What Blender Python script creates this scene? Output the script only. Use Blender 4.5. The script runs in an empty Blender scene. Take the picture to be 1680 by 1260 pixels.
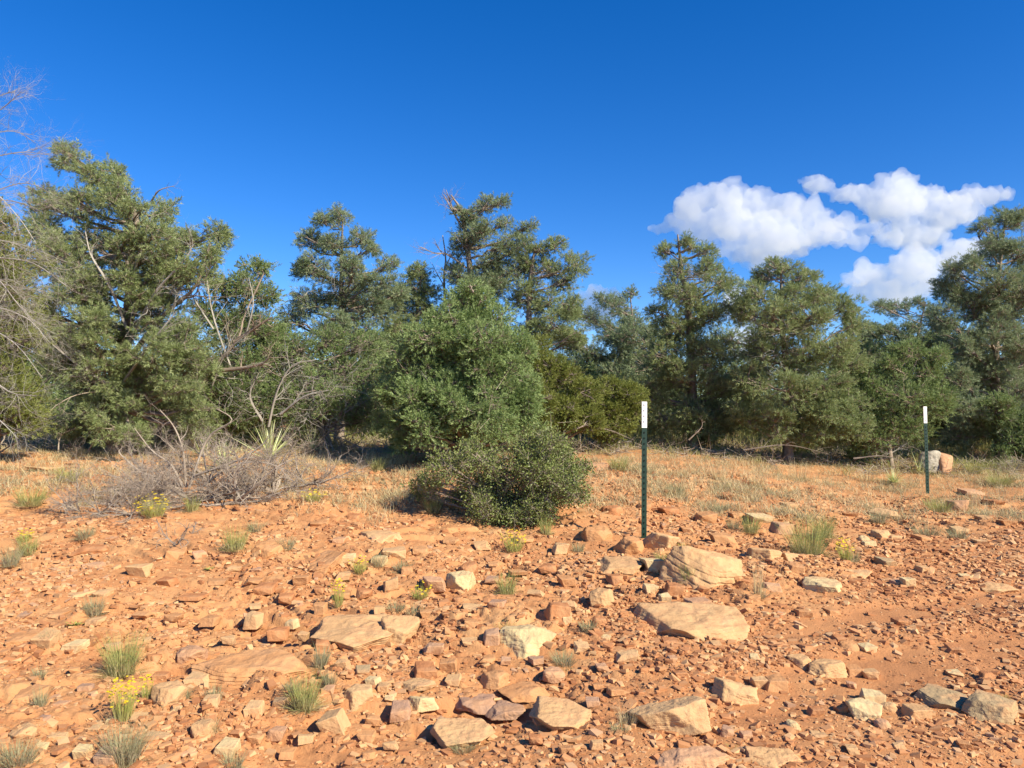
import bpy, math, numpy as np
from mathutils import Vector

# ------------------------------------------------------------------ camera, sky, sun, exposure
SC = bpy.context.scene
COL = SC.collection
F = 1260.0
PITCH = math.atan(60 / F)
EYE = np.array([0, 0, 1.6])
cam = bpy.data.cameras.new('camera'); cam.lens = 27; cam.sensor_width = 36; cam.clip_end = 30000; cam.clip_start = 0.05
co = bpy.data.objects.new('camera', cam); COL.objects.link(co)
co.location = EYE; co.rotation_euler = (math.pi / 2 + PITCH, 0, 0); SC.camera = co
SUN_AZ, SUN_EL = math.radians(52), math.radians(36)      # azimuth measured from straight behind the camera towards the right
SUNV = Vector((math.cos(SUN_EL) * math.sin(SUN_AZ), -math.cos(SUN_EL) * math.cos(SUN_AZ), math.sin(SUN_EL)))
w = bpy.data.worlds.new('World'); SC.world = w; w.use_nodes = True
nt = w.node_tree; nt.nodes.clear()
sky = nt.nodes.new('ShaderNodeTexSky'); sky.sky_type = 'NISHITA'; sky.sun_disc = False
sky.sun_elevation = SUN_EL; sky.sun_rotation = math.atan2(SUNV.x, SUNV.y)
sky.altitude = 1900; sky.air_density = 1.0; sky.dust_density = 0.2; sky.ozone_density = 3.0
hs = nt.nodes.new('ShaderNodeHueSaturation'); hs.inputs['Saturation'].default_value = 1.37; hs.inputs['Hue'].default_value = 0.5115
bg = nt.nodes.new('ShaderNodeBackground'); bg.inputs['Strength'].default_value = 0.108
ow = nt.nodes.new('ShaderNodeOutputWorld')
nt.links.new(sky.outputs[0], hs.inputs['Color']); nt.links.new(hs.outputs[0], bg.inputs['Color']); nt.links.new(bg.outputs[0], ow.inputs[0])
sl = bpy.data.lights.new('sun', 'SUN'); sl.energy = 4.9; sl.angle = math.radians(0.5); sl.color = (1, .90, .70)
so = bpy.data.objects.new('sun', sl); COL.objects.link(so); so.rotation_euler = SUNV.to_track_quat('Z', 'Y').to_euler()
SC.view_settings.view_transform = 'Standard'; SC.view_settings.look = 'None'; SC.view_settings.gamma = 1
SC.view_settings.exposure = 0.85
cy = SC.cycles
cy.max_bounces = 24; cy.diffuse_bounces = 3; cy.glossy_bounces = 2; cy.transmission_bounces = 4; cy.volume_bounces = 10
cy.transparent_max_bounces = 8; cy.use_denoising = True; cy.caustics_reflective = False; cy.caustics_refractive = False

# ------------------------------------------------------------------ numpy helpers
def nrm(v): return v / np.maximum(np.linalg.norm(v, axis=-1, keepdims=True), 1e-9)
def ss(a, b, x):
    t = np.clip((x - a) / (b - a), 0, 1); return t * t * (3 - 2 * t)
def hsh(i, j, k=0):
    h = (i.astype(np.int64) * 374761393 + j.astype(np.int64) * 668265263 + np.int64(k) * 2147483647 + 1013904223) & 0xffffffff
    h = ((h ^ (h >> 13)) * 1274126177) & 0xffffffff
    h = ((h ^ (h >> 16)) * 2246822519) & 0xffffffff
    return ((h ^ (h >> 15)) & 0xffffff) / float(0xffffff)
def vn2(x, y, k=0):
    i = np.floor(x); j = np.floor(y); fx = x - i; fy = y - j; fx = fx * fx * (3 - 2 * fx); fy = fy * fy * (3 - 2 * fy)
    a = hsh(i, j, k); b = hsh(i + 1, j, k); c = hsh(i, j + 1, k); d = hsh(i + 1, j + 1, k)
    return (a * (1 - fx) + b * fx) * (1 - fy) + (c * (1 - fx) + d * fx) * fy
def fbm2(x, y, k=0, o=4):
    s = 0; a = .5
    for n in range(o):
        s = s + a * (vn2(x, y, k + n) - .5); x = x * 2.03 + 7.1; y = y * 2.03 - 3.7; a *= .5
    return s * 2
def vn3(p, k=0):
    i = np.floor(p).astype(np.int64); f = p - i; f = f * f * (3 - 2 * f); s = 0
    for dz in (0, 1):
        for dx in (0, 1):
            for dy in (0, 1):
                wt = (f[:, 0] if dx else 1 - f[:, 0]) * (f[:, 1] if dy else 1 - f[:, 1]) * (f[:, 2] if dz else 1 - f[:, 2])
                s = s + wt * hsh(i[:, 0] + dx, i[:, 1] + dy + 131 * (i[:, 2] + dz), k)
    return s
def fbm3(p, k=0, o=4):
    s = 0; a = .5
    for n in range(o):
        s = s + a * (vn3(p, k + n) - .5); p = p * 2.03 + 11.3; a *= .5
    return s * 2
def vor(x, y, s, k):
    x = x / s; y = y / s; i = np.floor(x); j = np.floor(y)
    f1 = np.full(x.shape, 9.); f2 = np.full(x.shape, 9.); ci = np.zeros(x.shape); cj = np.zeros(x.shape); dx = np.zeros(x.shape); dy = np.zeros(x.shape)
    for a in (-1, 0, 1):
        for b in (-1, 0, 1):
            px = i + a + .1 + .8 * hsh(i + a, j + b, k); py = j + b + .1 + .8 * hsh(i + a, j + b, k + 1)
            d = np.hypot(x - px, y - py); m = d < f1
            f2 = np.where(m, f1, np.minimum(f2, d)); f1 = np.where(m, d, f1)
            ci = np.where(m, i + a, ci); cj = np.where(m, j + b, cj); dx = np.where(m, x - px, dx); dy = np.where(m, y - py, dy)
    return f1, f2, ci, cj, dx, dy

CP, SP = math.cos(PITCH), math.sin(PITCH)
def ray(c, r):
    xc = (np.asarray(c, float) - 840) / F; yc = (630 - np.asarray(r, float)) / F
    d = np.stack([xc, CP - SP * yc, SP + CP * yc], -1)
    return d / d[..., 1:2]
def unproj(c, r, Y): return EYE + ray(c, r) * np.asarray(Y, float)[..., None]
def project(p):
    d = p - EYE; zc = d[..., 1] * CP + d[..., 2] * SP; yc = -d[..., 1] * SP + d[..., 2] * CP
    return 840 + F * d[..., 0] / zc, 630 - F * yc / zc

# ------------------------------------------------------------------ the shape of the ground
YP = [-30, 3.4, 5, 7.7, 9.5, 11.5, 13, 18, 30, 900]
ZL = [-.05, .06, .21, .53, .80, .99, 1.09, 1.16, 1.2, 1.2]
ZM = [-.05, .05, .19, .44, .66, .88, 1.0, 1.1, 1.15, 1.2]
YR = [-30, 3.4, 5, 8, 12, 15, 20, 30, 900]
ZR = [-.1, .02, .12, .32, .47, .70, .93, 1.1, 1.2]
_yy = np.linspace(-30, 120, 3001); _k = np.hanning(31); _k /= _k.sum()
def _sm(a, b):
    v = np.interp(_yy, a, b); return np.convolve(np.pad(v, 15, mode='edge'), _k, 'valid')
_l, _m, _r = _sm(YP, ZL), _sm(YP, ZM), _sm(YR, ZR)
def roadness(x, y):
    # the dirt road: below a line running from lower left to the right edge
    e = y - (4.15 + .9 * (x - .3) + .12 * fbm2(x * .8, y * .8, 5, 2))
    return 1 - ss(-.6, .6, e)
def base_z(x, y):
    u = x / np.maximum(y, 3.)
    l = np.interp(y, _yy, _l); m = np.interp(y, _yy, _m); r = np.interp(y, _yy, _r)
    z = np.where(u < 0, m + (l - m) * ss(0, .45, -u), m + (r - m) * ss(.1, .5, u))
    return z
def tracks(x, y):
    q = y - .42 * x + .12 * fbm2(x * 1.1, y * 1.1, 91, 2); t = 0
    for q0, wd in ((4.62, .22), (3.72, .34), (2.55, .18)): t = t + np.exp(-((q - q0) / wd) ** 4)
    return np.clip(t * (.72 + .5 * ss(-.25, .25, fbm2(x * 2.2, y * 3.1, 97, 3))), 0, 1) * roadness(x, y) * ss(.4, 1.5, x + .3 * fbm2(x * 2, y * 2, 95, 2))
def relief(x, y, full=False):
    rd = roadness(x, y); off = 1 - rd
    far = ss(10, 15, y); near = 1 - far * .75
    z = .16 * fbm2(x * .55, y * .55, 11, 3) * (off * .8 + .2) * (1 - .5 * far)
    t = fbm2(x * .5 + 3, y * 1.1, 21, 3) * 5                 # ledges of layered bedrock, long across the slope
    fl = np.floor(t); z = z + off * near * .05 * (fl + ss(.78, 1, t - fl) - t * .6)
    wx = x + .10 * fbm2(x * 3, y * 3, 31, 3); wy = y + .10 * fbm2(x * 3, y * 3, 35, 3)
    patch = ss(-.15, .35, fbm2(x * .9, y * .9, 41, 2))
    trk = tracks(x, y); v = np.zeros(np.shape(x)); amt = off * (.35 + .65 * patch)
    for s, A, k in ((.42, .030, 51), (.17, .030, 61), (.075, .016, 71)):
        f1, f2, ci, cj, dx, dy = vor(wx, wy * 1.35, s, k)
        h = hsh(ci, cj, k + 2); gx = hsh(ci, cj, k + 3) - .5; gy = hsh(ci, cj, k + 4) - .5
        on = np.where(h > .35, 1., .15)
        a = amt if s > .1 else (amt * .8 + .25) * (1 - .9 * trk)
        z = z + a * near * A * on * ((h - .5) * 1.3 + 1.6 * (gx * dx + gy * dy)) * ss(.0, .16, f2 - f1) - a * near * A * .35 * (1 - ss(0, .12, f2 - f1))
        v = v + on * (h - .5) * (1.0 if s > .1 else .5)
    z = z + .008 * fbm2(x * 9, y * 9, 81, 3)
    # wheel tracks on the road
    tr = tracks(x, y); z = z - .035 * tr
    return (z, v, np.clip(rd + tr, 0, 1.8)) if full else z
def axis(parts):
    out = []
    for a, b, n in parts: out.append(np.linspace(a, b, n, endpoint=False))
    return np.concatenate(out + [np.array([parts[-1][1]])])
gx = axis([(-900, -120, 8), (-120, -30, 20), (-30, -9, 70), (-9, -3.6, 200), (-3.6, 3.6, 520), (3.6, 9, 200), (9, 30, 70), (30, 120, 20), (120, 900, 8)])
gy = axis([(-400, -30, 6), (-30, 2.4, 24), (2.4, 5.2, 250), (5.2, 8.6, 220), (8.6, 14, 170), (14, 24, 60), (24, 80, 30), (80, 1500, 12)])
GXX, GYY = np.meshgrid(gx, gy); X = GXX.ravel(); Y = GYY.ravel()
rel, vv, rdn = relief(X, Y, True); Z = base_z(X, Y) + rel * (1 - ss(40, 60, np.hypot(X, Y)))
nx, ny = len(gx), len(gy); ii = (np.arange(ny - 1)[:, None] * nx + np.arange(nx - 1)[None]).ravel()
Q = np.stack([ii, ii + 1, ii + nx + 1, ii + nx], 1)
GZ = Z.reshape(ny, nx); GV = np.clip(.5 + .22 * vv * np.clip(1 - rdn, 0, 1) - .12 * rdn, 0, 1)
def gz(x, y):
    x = np.atleast_1d(np.asarray(x, float)); y = np.atleast_1d(np.asarray(y, float)); sh = x.shape; x = x.ravel(); y = y.ravel()
    i = np.clip(np.searchsorted(gx, x) - 1, 0, nx - 2); j = np.clip(np.searchsorted(gy, y) - 1, 0, ny - 2)
    fx = np.clip((x - gx[i]) / (gx[i + 1] - gx[i]), 0, 1); fy = np.clip((y - gy[j]) / (gy[j + 1] - gy[j]), 0, 1)
    return ((GZ[j, i] * (1 - fx) + GZ[j, i + 1] * fx) * (1 - fy) + (GZ[j + 1, i] * (1 - fx) + GZ[j + 1, i + 1] * fx) * fy).reshape(sh)
def hit(c, r):
    """where the sight line through a spot meets the ground: used once to survey the place"""
    c = np.atleast_1d(np.asarray(c, float)); r = np.atleast_1d(np.asarray(r, float)); d = ray(c, r)
    Y = np.geomspace(2.2, 60, 420)[None, :]
    X = d[:, 0:1] * Y; Z = 1.6 + d[:, 2:3] * Y
    g = gz(X, np.broadcast_to(Y, X.shape))
    k = np.argmax(Z <= g, axis=1); k = np.where((Z <= g).any(1), k, 419)
    Yh = Y[0, k]; x = d[:, 0] * Yh
    return np.stack([x, Yh, gz(x, Yh)], -1)

# ------------------------------------------------------------------ meshes and objects
def mk(name, V, Fc, mats, parent=None, v=None, smooth=False):
    me = bpy.data.meshes.new(name); V = np.asarray(V, np.float32); Fc = np.asarray(Fc, np.int32)
    n, k = Fc.shape
    me.vertices.add(len(V)); me.vertices.foreach_set('co', V.ravel())
    me.loops.add(n * k); me.loops.foreach_set('vertex_index', Fc.ravel())
    me.polygons.add(n); me.polygons.foreach_set('loop_start', np.arange(0, n * k, k, dtype=np.int32))
    me.polygons.foreach_set('loop_total', np.full(n, k, np.int32))
    me.polygons.foreach_set('use_smooth', np.full(n, smooth))
    if v is not None:
        v = np.asarray(v, np.float32); at = me.attributes.new('v', 'FLOAT', 'FACE' if len(v) == n and len(v) != len(V) else 'POINT'); at.data.foreach_set('value', v)
    me.update(calc_edges=True)
    for m in (mats if isinstance(mats, (list, tuple)) else [mats]): me.materials.append(m)
    o = bpy.data.objects.new(name, me); COL.objects.link(o)
    if parent is not None: o.parent = parent
    return o
def tag(o, label=None, cat=None, group=None, kind=None):
    if label: o['label'] = label
    if cat: o['category'] = cat
    if group: o['group'] = group
    if kind: o['kind'] = kind
    return o
def empty(name, loc):
    o = bpy.data.objects.new(name, None); COL.objects.link(o); o.location = loc; o.empty_display_size = .2; return o
class MB:
    def __init__(s): s.V = []; s.F = []; s.v = []; s.n = 0
    def add(s, V, Fc, v=None):
        if len(V) == 0: return
        s.V.append(V); s.F.append(np.asarray(Fc) + s.n); s.n += len(V)
        s.v.append(np.zeros(len(Fc)) if v is None else (np.full(len(Fc), v) if np.isscalar(v) else v))
    def build(s, name, mat, parent=None, origin=None, smooth=False):
        V = np.concatenate(s.V)
        if origin is not None: V = V - np.asarray(origin)
        return mk(name, V, np.concatenate(s.F), mat, parent, np.concatenate(s.v), smooth)
def frame(D):
    D = nrm(D); a = np.where(np.abs(D[:, 2:3]) < .9, np.array([[0, 0, 1.]]), np.array([[1., 0, 0]]))
    A = nrm(np.cross(D, a)); return A, np.cross(D, A)
def segs(P0, P1, R0, R1, sides=3):
    P0 = np.asarray(P0, float); P1 = np.asarray(P1, float); n = len(P0)
    A, B = frame(P1 - P0); R0 = np.broadcast_to(R0, n)[:, None, None]; R1 = np.broadcast_to(R1, n)[:, None, None]
    th = np.arange(sides) * 2 * math.pi / sides
    ring = A[:, None] * np.cos(th)[None, :, None] + B[:, None] * np.sin(th)[None, :, None]
    V = np.concatenate([P0[:, None] + ring * R0, P1[:, None] + ring * R1], 1).reshape(-1, 3)
    i = np.arange(sides); j = (i + 1) % sides
    q = np.stack([i, j, j + sides, i + sides], 1)
    return V, (q[None] + (np.arange(n) * 2 * sides)[:, None, None]).reshape(-1, 4)
def tube(P, R, sides=8, rough=0, rng=None):
    P = np.asarray(P, float); R = np.asarray(R, float); n = len(P)
    T = nrm(np.gradient(P, axis=0)); A = np.zeros_like(P); a = np.array([1., .2, 0])
    for i in range(n):
        a = a - T[i] * a.dot(T[i]); a /= max(np.linalg.norm(a), 1e-6); A[i] = a
    B = np.cross(T, A); th = np.arange(sides) * 2 * math.pi / sides
    rr = R[:, None] * (1 + (rough * (rng.random((n, sides)) - .5) if rough else 0))
    if rough: rr = rr * (1 + .22 * np.sin(th * 3 + R[0] * 50)[None])
    V = (P[:, None] + (A[:, None] * np.cos(th)[None, :, None] + B[:, None] * np.sin(th)[None, :, None]) * rr[..., None]).reshape(-1, 3)
    Fc = [(i * sides + k, i * sides + (k + 1) % sides, (i + 1) * sides + (k + 1) % sides, (i + 1) * sides + k) for i in range(n - 1) for k in range(sides)]
    return V, np.array(Fc)
def curve(P, n):
    """smooth line through points"""
    P = np.asarray(P, float); m = len(P)
    if m == 2: t = np.linspace(0, 1, n)[:, None]; return P[0] * (1 - t) + P[1] * t
    Q = np.vstack([2 * P[0] - P[1], P, 2 * P[-1] - P[-2]]); out = []
    for t in np.linspace(0, m - 1 - 1e-6, n):
        i = int(t); f = t - i; a, b, c, d = Q[i:i + 4]
        out.append(.5 * (2 * b + (c - a) * f + (2 * a - 5 * b + 4 * c - d) * f * f + (3 * b - a - 3 * c + d) * f ** 3))
    return np.array(out)

# ------------------------------------------------------------------ materials
def mat(name, cols, rough=.9, attr=None, nscale=None, nmix=.5, spec=.2, transl=0, bump=0, bscale=20, bdist=.02, objrand=0, coords='Object', dust=None):
    m = bpy.data.materials.new(name); m.use_nodes = True; t = m.node_tree; N = t.nodes; L = t.links; N.clear()
    out = N.new('ShaderNodeOutputMaterial'); p = N.new('ShaderNodeBsdfPrincipled')
    p.inputs['Roughness'].default_value = rough; p.inputs['Specular IOR Level'].default_value = spec
    ramp = N.new('ShaderNodeValToRGB'); e = ramp.color_ramp.elements
    while len(e) < len(cols): e.new(.5)
    for i, c in enumerate(cols):
        e[i].position = i / max(1, len(cols) - 1); e[i].color = (*c, 1)
    if len(cols) == 1: e[1].position = 1; e[1].color = (*cols[0], 1)
    tc = N.new('ShaderNodeTexCoord'); src = None
    def math_(op, a, b):
        q = N.new('ShaderNodeMath'); q.operation = op
        for i, s in enumerate((a, b)):
            if isinstance(s, (int, float)): q.inputs[i].default_value = s
            else: L.new(s, q.inputs[i])
        return q.outputs[0]
    if nscale:
        nz = N.new('ShaderNodeTexNoise'); nz.inputs['Scale'].default_value = nscale; nz.inputs['Detail'].default_value = 5
        L.new(tc.outputs[coords], nz.inputs['Vector']); src = math_('MULTIPLY', math_('SUBTRACT', nz.outputs[0], .5), nmix * 2)
    if attr:
        a = N.new('ShaderNodeAttribute'); a.attribute_name = 'v'
        src = a.outputs['Fac'] if src is None else math_('ADD', a.outputs['Fac'], src)
    elif src is not None: src = math_('ADD', src, .5)
    if objrand:
        oi = N.new('ShaderNodeObjectInfo'); r = math_('MULTIPLY', math_('SUBTRACT', oi.outputs['Random'], .5), objrand)
        src = math_('ADD', src, r)
    if src is not None: L.new(src, ramp.inputs[0])
    col = ramp.outputs[0]
    if dust:
        g = N.new('ShaderNodeTexNoise'); g.inputs['Scale'].default_value = dust[1]; g.inputs['Detail'].default_value = 6; L.new(tc.outputs[coords], g.inputs['Vector'])
        rr = N.new('ShaderNodeMapRange'); rr.inputs[1].default_value = .45; rr.inputs[2].default_value = .62; rr.inputs[4].default_value = dust[2]
        L.new(g.outputs[0], rr.inputs[0]); mx = N.new('ShaderNodeMix'); mx.data_type = 'RGBA'
        L.new(rr.outputs[0], mx.inputs[0]); L.new(col, mx.inputs[6]); mx.inputs[7].default_value = (*dust[0], 1); col = mx.outputs[2]
    L.new(col, p.inputs['Base Color'])
    if bump:
        b = N.new('ShaderNodeBump'); b.inputs['Strength'].default_value = bump; b.inputs['Distance'].default_value = bdist
        bn = N.new('ShaderNodeTexNoise'); bn.inputs['Scale'].default_value = bscale; bn.inputs['Detail'].default_value = 6; bn.inputs['Roughness'].default_value = .65
        L.new(tc.outputs[coords], bn.inputs['Vector']); L.new(bn.outputs[0], b.inputs['Height']); L.new(b.outputs[0], p.inputs['Normal'])
    if transl:
        tr = N.new('ShaderNodeBsdfTranslucent'); L.new(col, tr.inputs[0]); ms = N.new('ShaderNodeMixShader'); ms.inputs[0].default_value = transl
        L.new(p.outputs[0], ms.inputs[1]); L.new(tr.outputs[0], ms.inputs[2]); L.new(ms.outputs[0], out.inputs[0])
    else: L.new(p.outputs[0], out.inputs[0])
    return m
M = {}
M['ground'] = mat('red_soil', [(.33, .14, .056), (.42, .195, .082), (.48, .25, .11), (.54, .33, .16)], attr=True, nscale=1.2, nmix=.55, bump=.8, bscale=60, bdist=.012, coords='Object', dust=((.44, .20, .083), 7, .75))
M['gravel'] = mat('loose_stone', [(.31, .13, .056), (.41, .19, .085), (.48, .25, .115), (.54, .33, .165), (.40, .23, .14), (.60, .45, .27)], attr=True, nscale=30, nmix=.08, bump=.3, bscale=90, bdist=.004)
RC = {'rust': [(.36, .135, .06), (.46, .19, .085), (.54, .26, .13)], 'orange': [(.44, .19, .085), (.54, .26, .12), (.62, .35, .18)],
      'tan': [(.48, .25, .12), (.60, .36, .19), (.68, .46, .27)], 'cream': [(.56, .38, .20), (.66, .49, .28), (.74, .60, .38)],
      'pink': [(.45, .23, .14), (.54, .30, .185), (.62, .38, .24)], 'purple': [(.33, .18, .13), (.42, .245, .17), (.50, .32, .22)],
      'grey': [(.30, .20, .12), (.42, .29, .17), (.54, .38, .21)]}
for k, c in RC.items():
    c = [(a * .88, b * .92, d * .86) for a, b, d in c]
    M[k] = mat('sandstone_' + k, c, nscale=7, nmix=.55, bump=.6, bscale=28, bdist=.02, objrand=.25, dust=((.50, .26, .125), 9, .55))
M['pinyon'] = mat('pinyon_needles', [(.165, .215, .075), (.26, .32, .13), (.40, .45, .22)], attr=True, rough=.5, spec=.35, transl=.3)
M['pinyon_blue'] = mat('blue_green_needles', [(.15, .20, .095), (.235, .30, .155), (.36, .41, .24)], attr=True, rough=.5, spec=.35, transl=.3)
M['juniper'] = mat('juniper_scales', [(.14, .20, .065), (.215, .29, .105), (.32, .39, .17)], attr=True, rough=.6, spec=.25, transl=.3)
M['juniper_fresh'] = mat('fresh_juniper_scales', [(.155, .23, .07), (.245, .335, .125), (.375, .46, .21)], attr=True, rough=.6, spec=.25, transl=.3)
M['juniper_yellow'] = mat('yellow_green_scales', [(.15, .18, .035), (.22, .25, .06), (.30, .33, .10)], attr=True, rough=.6, spec=.25, transl=.3)
M['oak'] = mat('scrub_oak_leaf', [(.11, .145, .035), (.18, .22, .065), (.28, .31, .11)], attr=True, rough=.45, spec=.3, transl=.15)
M['bark'] = mat('bark', [(.13, .10, .08), (.26, .21, .17), (.40, .335, .28)], nscale=14, nmix=.7, bump=.8, bscale=30, bdist=.02)
M['deadwood'] = mat('weathered_wood', [(.17, .125, .09), (.30, .235, .18), (.44, .36, .28)], nscale=10, nmix=.6, bump=.5, bscale=40, bdist=.01)
M['grey_twig'] = mat('grey_twig', [(.16, .125, .095), (.29, .24, .19), (.42, .36, .29)], nscale=6, nmix=.6)
M['brush_wood'] = mat('brush_wood', [(.16, .12, .09), (.30, .245, .195), (.44, .375, .31)], nscale=6, nmix=.6)
M['silver_twig'] = mat('silver_grey_twig', [(.20, .18, .155), (.34, .315, .275), (.48, .45, .40)], nscale=6, nmix=.6)
M['grass_green'] = mat('bunch_grass', [(.55, .44, .27), (.42, .40, .17), (.32, .36, .10), (.45, .45, .16)], attr=True, rough=.6, transl=.3)
M['grass_grey'] = mat('grey_grass', [(.50, .40, .27), (.42, .37, .23), (.33, .33, .17), (.40, .39, .20)], attr=True, rough=.7, transl=.3)
M['straw'] = mat('dry_straw', [(.56, .43, .24), (.62, .50, .28), (.68, .56, .32), (.72, .60, .36)], attr=True, rough=.6, transl=.3)
M['weed'] = mat('snakeweed_stem', [(.42, .32, .17), (.44, .43, .14), (.40, .44, .11), (.5, .5, .12)], attr=True, rough=.6, transl=.3)
M['flower'] = mat('yellow_flower', [(.75, .55, .02), (.85, .68, .05)], attr=True, rough=.7, transl=.2)
M['yucca'] = mat('yucca_blade', [(.66, .62, .32), (.50, .55, .23), (.60, .64, .30), (.74, .74, .42)], attr=True, rough=.4, spec=.4, transl=.15)
M['lichen'] = mat('lichened_stone', [(.22, .19, .14), (.36, .32, .25), (.52, .46, .36)], nscale=9, nmix=.9, bump=.8, bscale=14, bdist=.03)
M['post_green'] = mat('green_enamel', [(.006, .026, .016), (.010, .036, .022)], nscale=30, nmix=.5, rough=.4, spec=.5)
M['post_white'] = mat('white_enamel', [(.78, .78, .76), (.84, .84, .82)], nscale=30, nmix=.5, rough=.4, spec=.5)

# ------------------------------------------------------------------ ground sheet
gnd = mk('ground', np.stack([GXX.ravel(), GYY.ravel(), GZ.ravel()], -1), Q, M['ground'], v=GV, smooth=True)
tag(gnd, kind='structure')
# ------------------------------------------------------------------ stones
def icosphere(n):
    import bmesh
    b = bmesh.new(); bmesh.ops.create_icosphere(b, subdivisions=n, radius=1)
    V = np.array([v.co[:] for v in b.verts]); Fc = np.array([[v.index for v in f.verts] for f in b.faces]); b.free(); return nrm(V), Fc
ICO = {n: icosphere(n) for n in (2, 3, 4, 5, 6)}
def rock_shape(rng, dims, lod, strata=.5, sharp=70, rough=1):
    V, Fc = ICO[lod]; ns = rng.integers(5, 8); az = (np.arange(ns) + rng.uniform(-.35, .35, ns)) * 2 * math.pi / ns + rng.uniform(0, 6)
    el = rng.uniform(-.35, .35, ns)
    Np = [[math.cos(a) * math.cos(e), math.sin(a) * math.cos(e), math.sin(e)] for a, e in zip(az, el)]; H = list(rng.uniform(.72, 1.0, ns))
    Np += [[rng.uniform(-.22, .22), rng.uniform(-.22, .22), 1], [0, 0, -1]]; H += [.8, .85]
    for _ in range(rng.integers(3, 7)):
        a = rng.uniform(0, 6.28); e = rng.uniform(.25, 1.0); Np.append([math.cos(a) * math.cos(e), math.sin(a) * math.cos(e), math.sin(e)]); H.append(rng.uniform(.82, 1.05))
    Np = nrm(np.array(Np)); H = np.array(H)
    q = np.maximum(V @ Np.T, .02) / H[None]; r = 1 / (np.sum(q ** sharp, 1)) ** (1 / sharp)
    P = V * r[:, None]
    lo = P.min(0); hi = P.max(0); P = (P - (lo + hi) / 2) / (hi - lo) * np.array(dims)
    s = float(np.max(dims)); off = rng.uniform(0, 50, 3)
    if lod >= 3:
        d = fbm3(P / s * 3 + off, 1, 2) * .03 * s * rough + fbm3(P / s * 9 + off, 5, 3) * .034 * s * rough
        P = P + V * d[:, None] * np.array([1, 1, .7])
        zl = P[:, 2] / dims[2] * 7 + fbm3(P / s * 2 + off, 9, 2) * 2
        st = np.abs((zl % 1) - .5) * 2; side = np.clip(1 - np.abs(V[:, 2]) * 1.1, 0, 1)
        P[:, :2] *= (1 - strata * .07 * (ss(.75, 1, st)) * side)[:, None]; P = P + V * (np.abs(fbm3(P / s * 6 + off, 15, 3)) * -.03 * s)[:, None]
    elif lod == 2:
        P = P + V * (fbm3(P / s * 4 + off, 1, 2) * .05 * s)[:, None]
    return P, Fc
def block(rng, dims, lod):
    import bmesh
    b = bmesh.new(); P = np.array([(x, y, z) for x in (-1, 1) for y in (-1, 1) for z in (-1, 1)], float) * rng.uniform(.6, 1.08, (8, 3))
    P[:, :2] += P[:, 2:3] * rng.uniform(-.2, .2, (1, 2)); E = nrm(rng.normal(size=(4, 3))) * 1.12 * [1, 1, .85]
    for p in np.vstack([P, E]): b.verts.new(p)
    bmesh.ops.convex_hull(b, input=b.verts); bmesh.ops.delete(b, geom=[v for v in b.verts if not v.link_faces], context='VERTS')
    bmesh.ops.dissolve_limit(b, angle_limit=.16, verts=b.verts, edges=b.edges)
    lo = np.array([v.co[:] for v in b.verts]); a_, c_ = lo.min(0), lo.max(0)
    for v in b.verts: v.co = [(v.co[i] - (a_[i] + c_[i]) / 2) / (c_[i] - a_[i]) * dims[i] for i in range(3)]
    bmesh.ops.bevel(b, geom=b.edges[:], offset=.03 * min(dims[0], dims[2] * 1.6), segments=1, affect='EDGES')
    bmesh.ops.triangulate(b, faces=b.faces)
    for _ in range(lod): bmesh.ops.subdivide_edges(b, edges=b.edges[:], cuts=1, use_grid_fill=True)
    bmesh.ops.triangulate(b, faces=b.faces); b.verts.index_update(); b.normal_update()
    V = np.array([v.co[:] for v in b.verts]); Nn = np.array([v.normal[:] for v in b.verts]); Fc = np.array([[v.index for v in f.verts] for f in b.faces]); b.free()
    s = max(dims); V = V + Nn * (fbm3(V / s * 5 + rng.uniform(0, 50, 3), 1, 3) * .036 * s)[:, None]
    return V, Fc
def rotm(ax, a):
    c, s = math.cos(a), math.sin(a)
    return np.array({'x': [[1, 0, 0], [0, c, -s], [0, s, c]], 'y': [[c, 0, s], [0, 1, 0], [-s, 0, c]], 'z': [[c, -s, 0], [s, c, 0], [0, 0, 1]]}[ax])
LAND = []      # (phrase, x, y) for telling look-alikes apart by what they lie next to
USED = set()
def near_phrase(x, y, seed, look, most=16):
    """a label of look + place among the landmarks that nothing else has yet"""
    L = sorted(LAND, key=lambda l: (l[1] - x) ** 2 + (l[2] - y) ** 2)[:9]
    def rel(l):
        dx, dy = x - l[1], y - l[2]; d = math.hypot(dx, dy); pre = 'close ' if d < .5 else ''
        if abs(dx) > abs(dy) * .9: return ('right of ' if dx > 0 else 'left of ') + l[0]
        return (('behind ' if dy > 0 else 'in front of ')) + l[0]
    c = [f'{look} {rel(l)}' for l in L[:3]]
    c += [f'{look} between {a[0]} and {b[0]}' for i, a in enumerate(L[:4]) for b in L[i + 1:5]]
    c += [f'{look} {rel(a)}, {rel(b)}' for i, a in enumerate(L[:5]) for b in L[i + 1:6]]
    c += [f'{look} {rel(l)}' for l in L[3:]]
    for s in c:
        if s not in USED and len(s.split()) <= most: USED.add(s); return s
    for s in c:
        for e in ('low ', 'half buried ', 'chipped ', 'dusty '):
            if e + s not in USED and len(s.split()) < most: USED.add(e + s); return e + s
    return c[0]
rocks_xy = []
CN = {'rust': 'rust red', 'orange': 'orange', 'tan': 'tan', 'cream': 'pale cream', 'pink': 'pinkish', 'purple': 'purple grey', 'grey': 'grey brown'}
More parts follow.
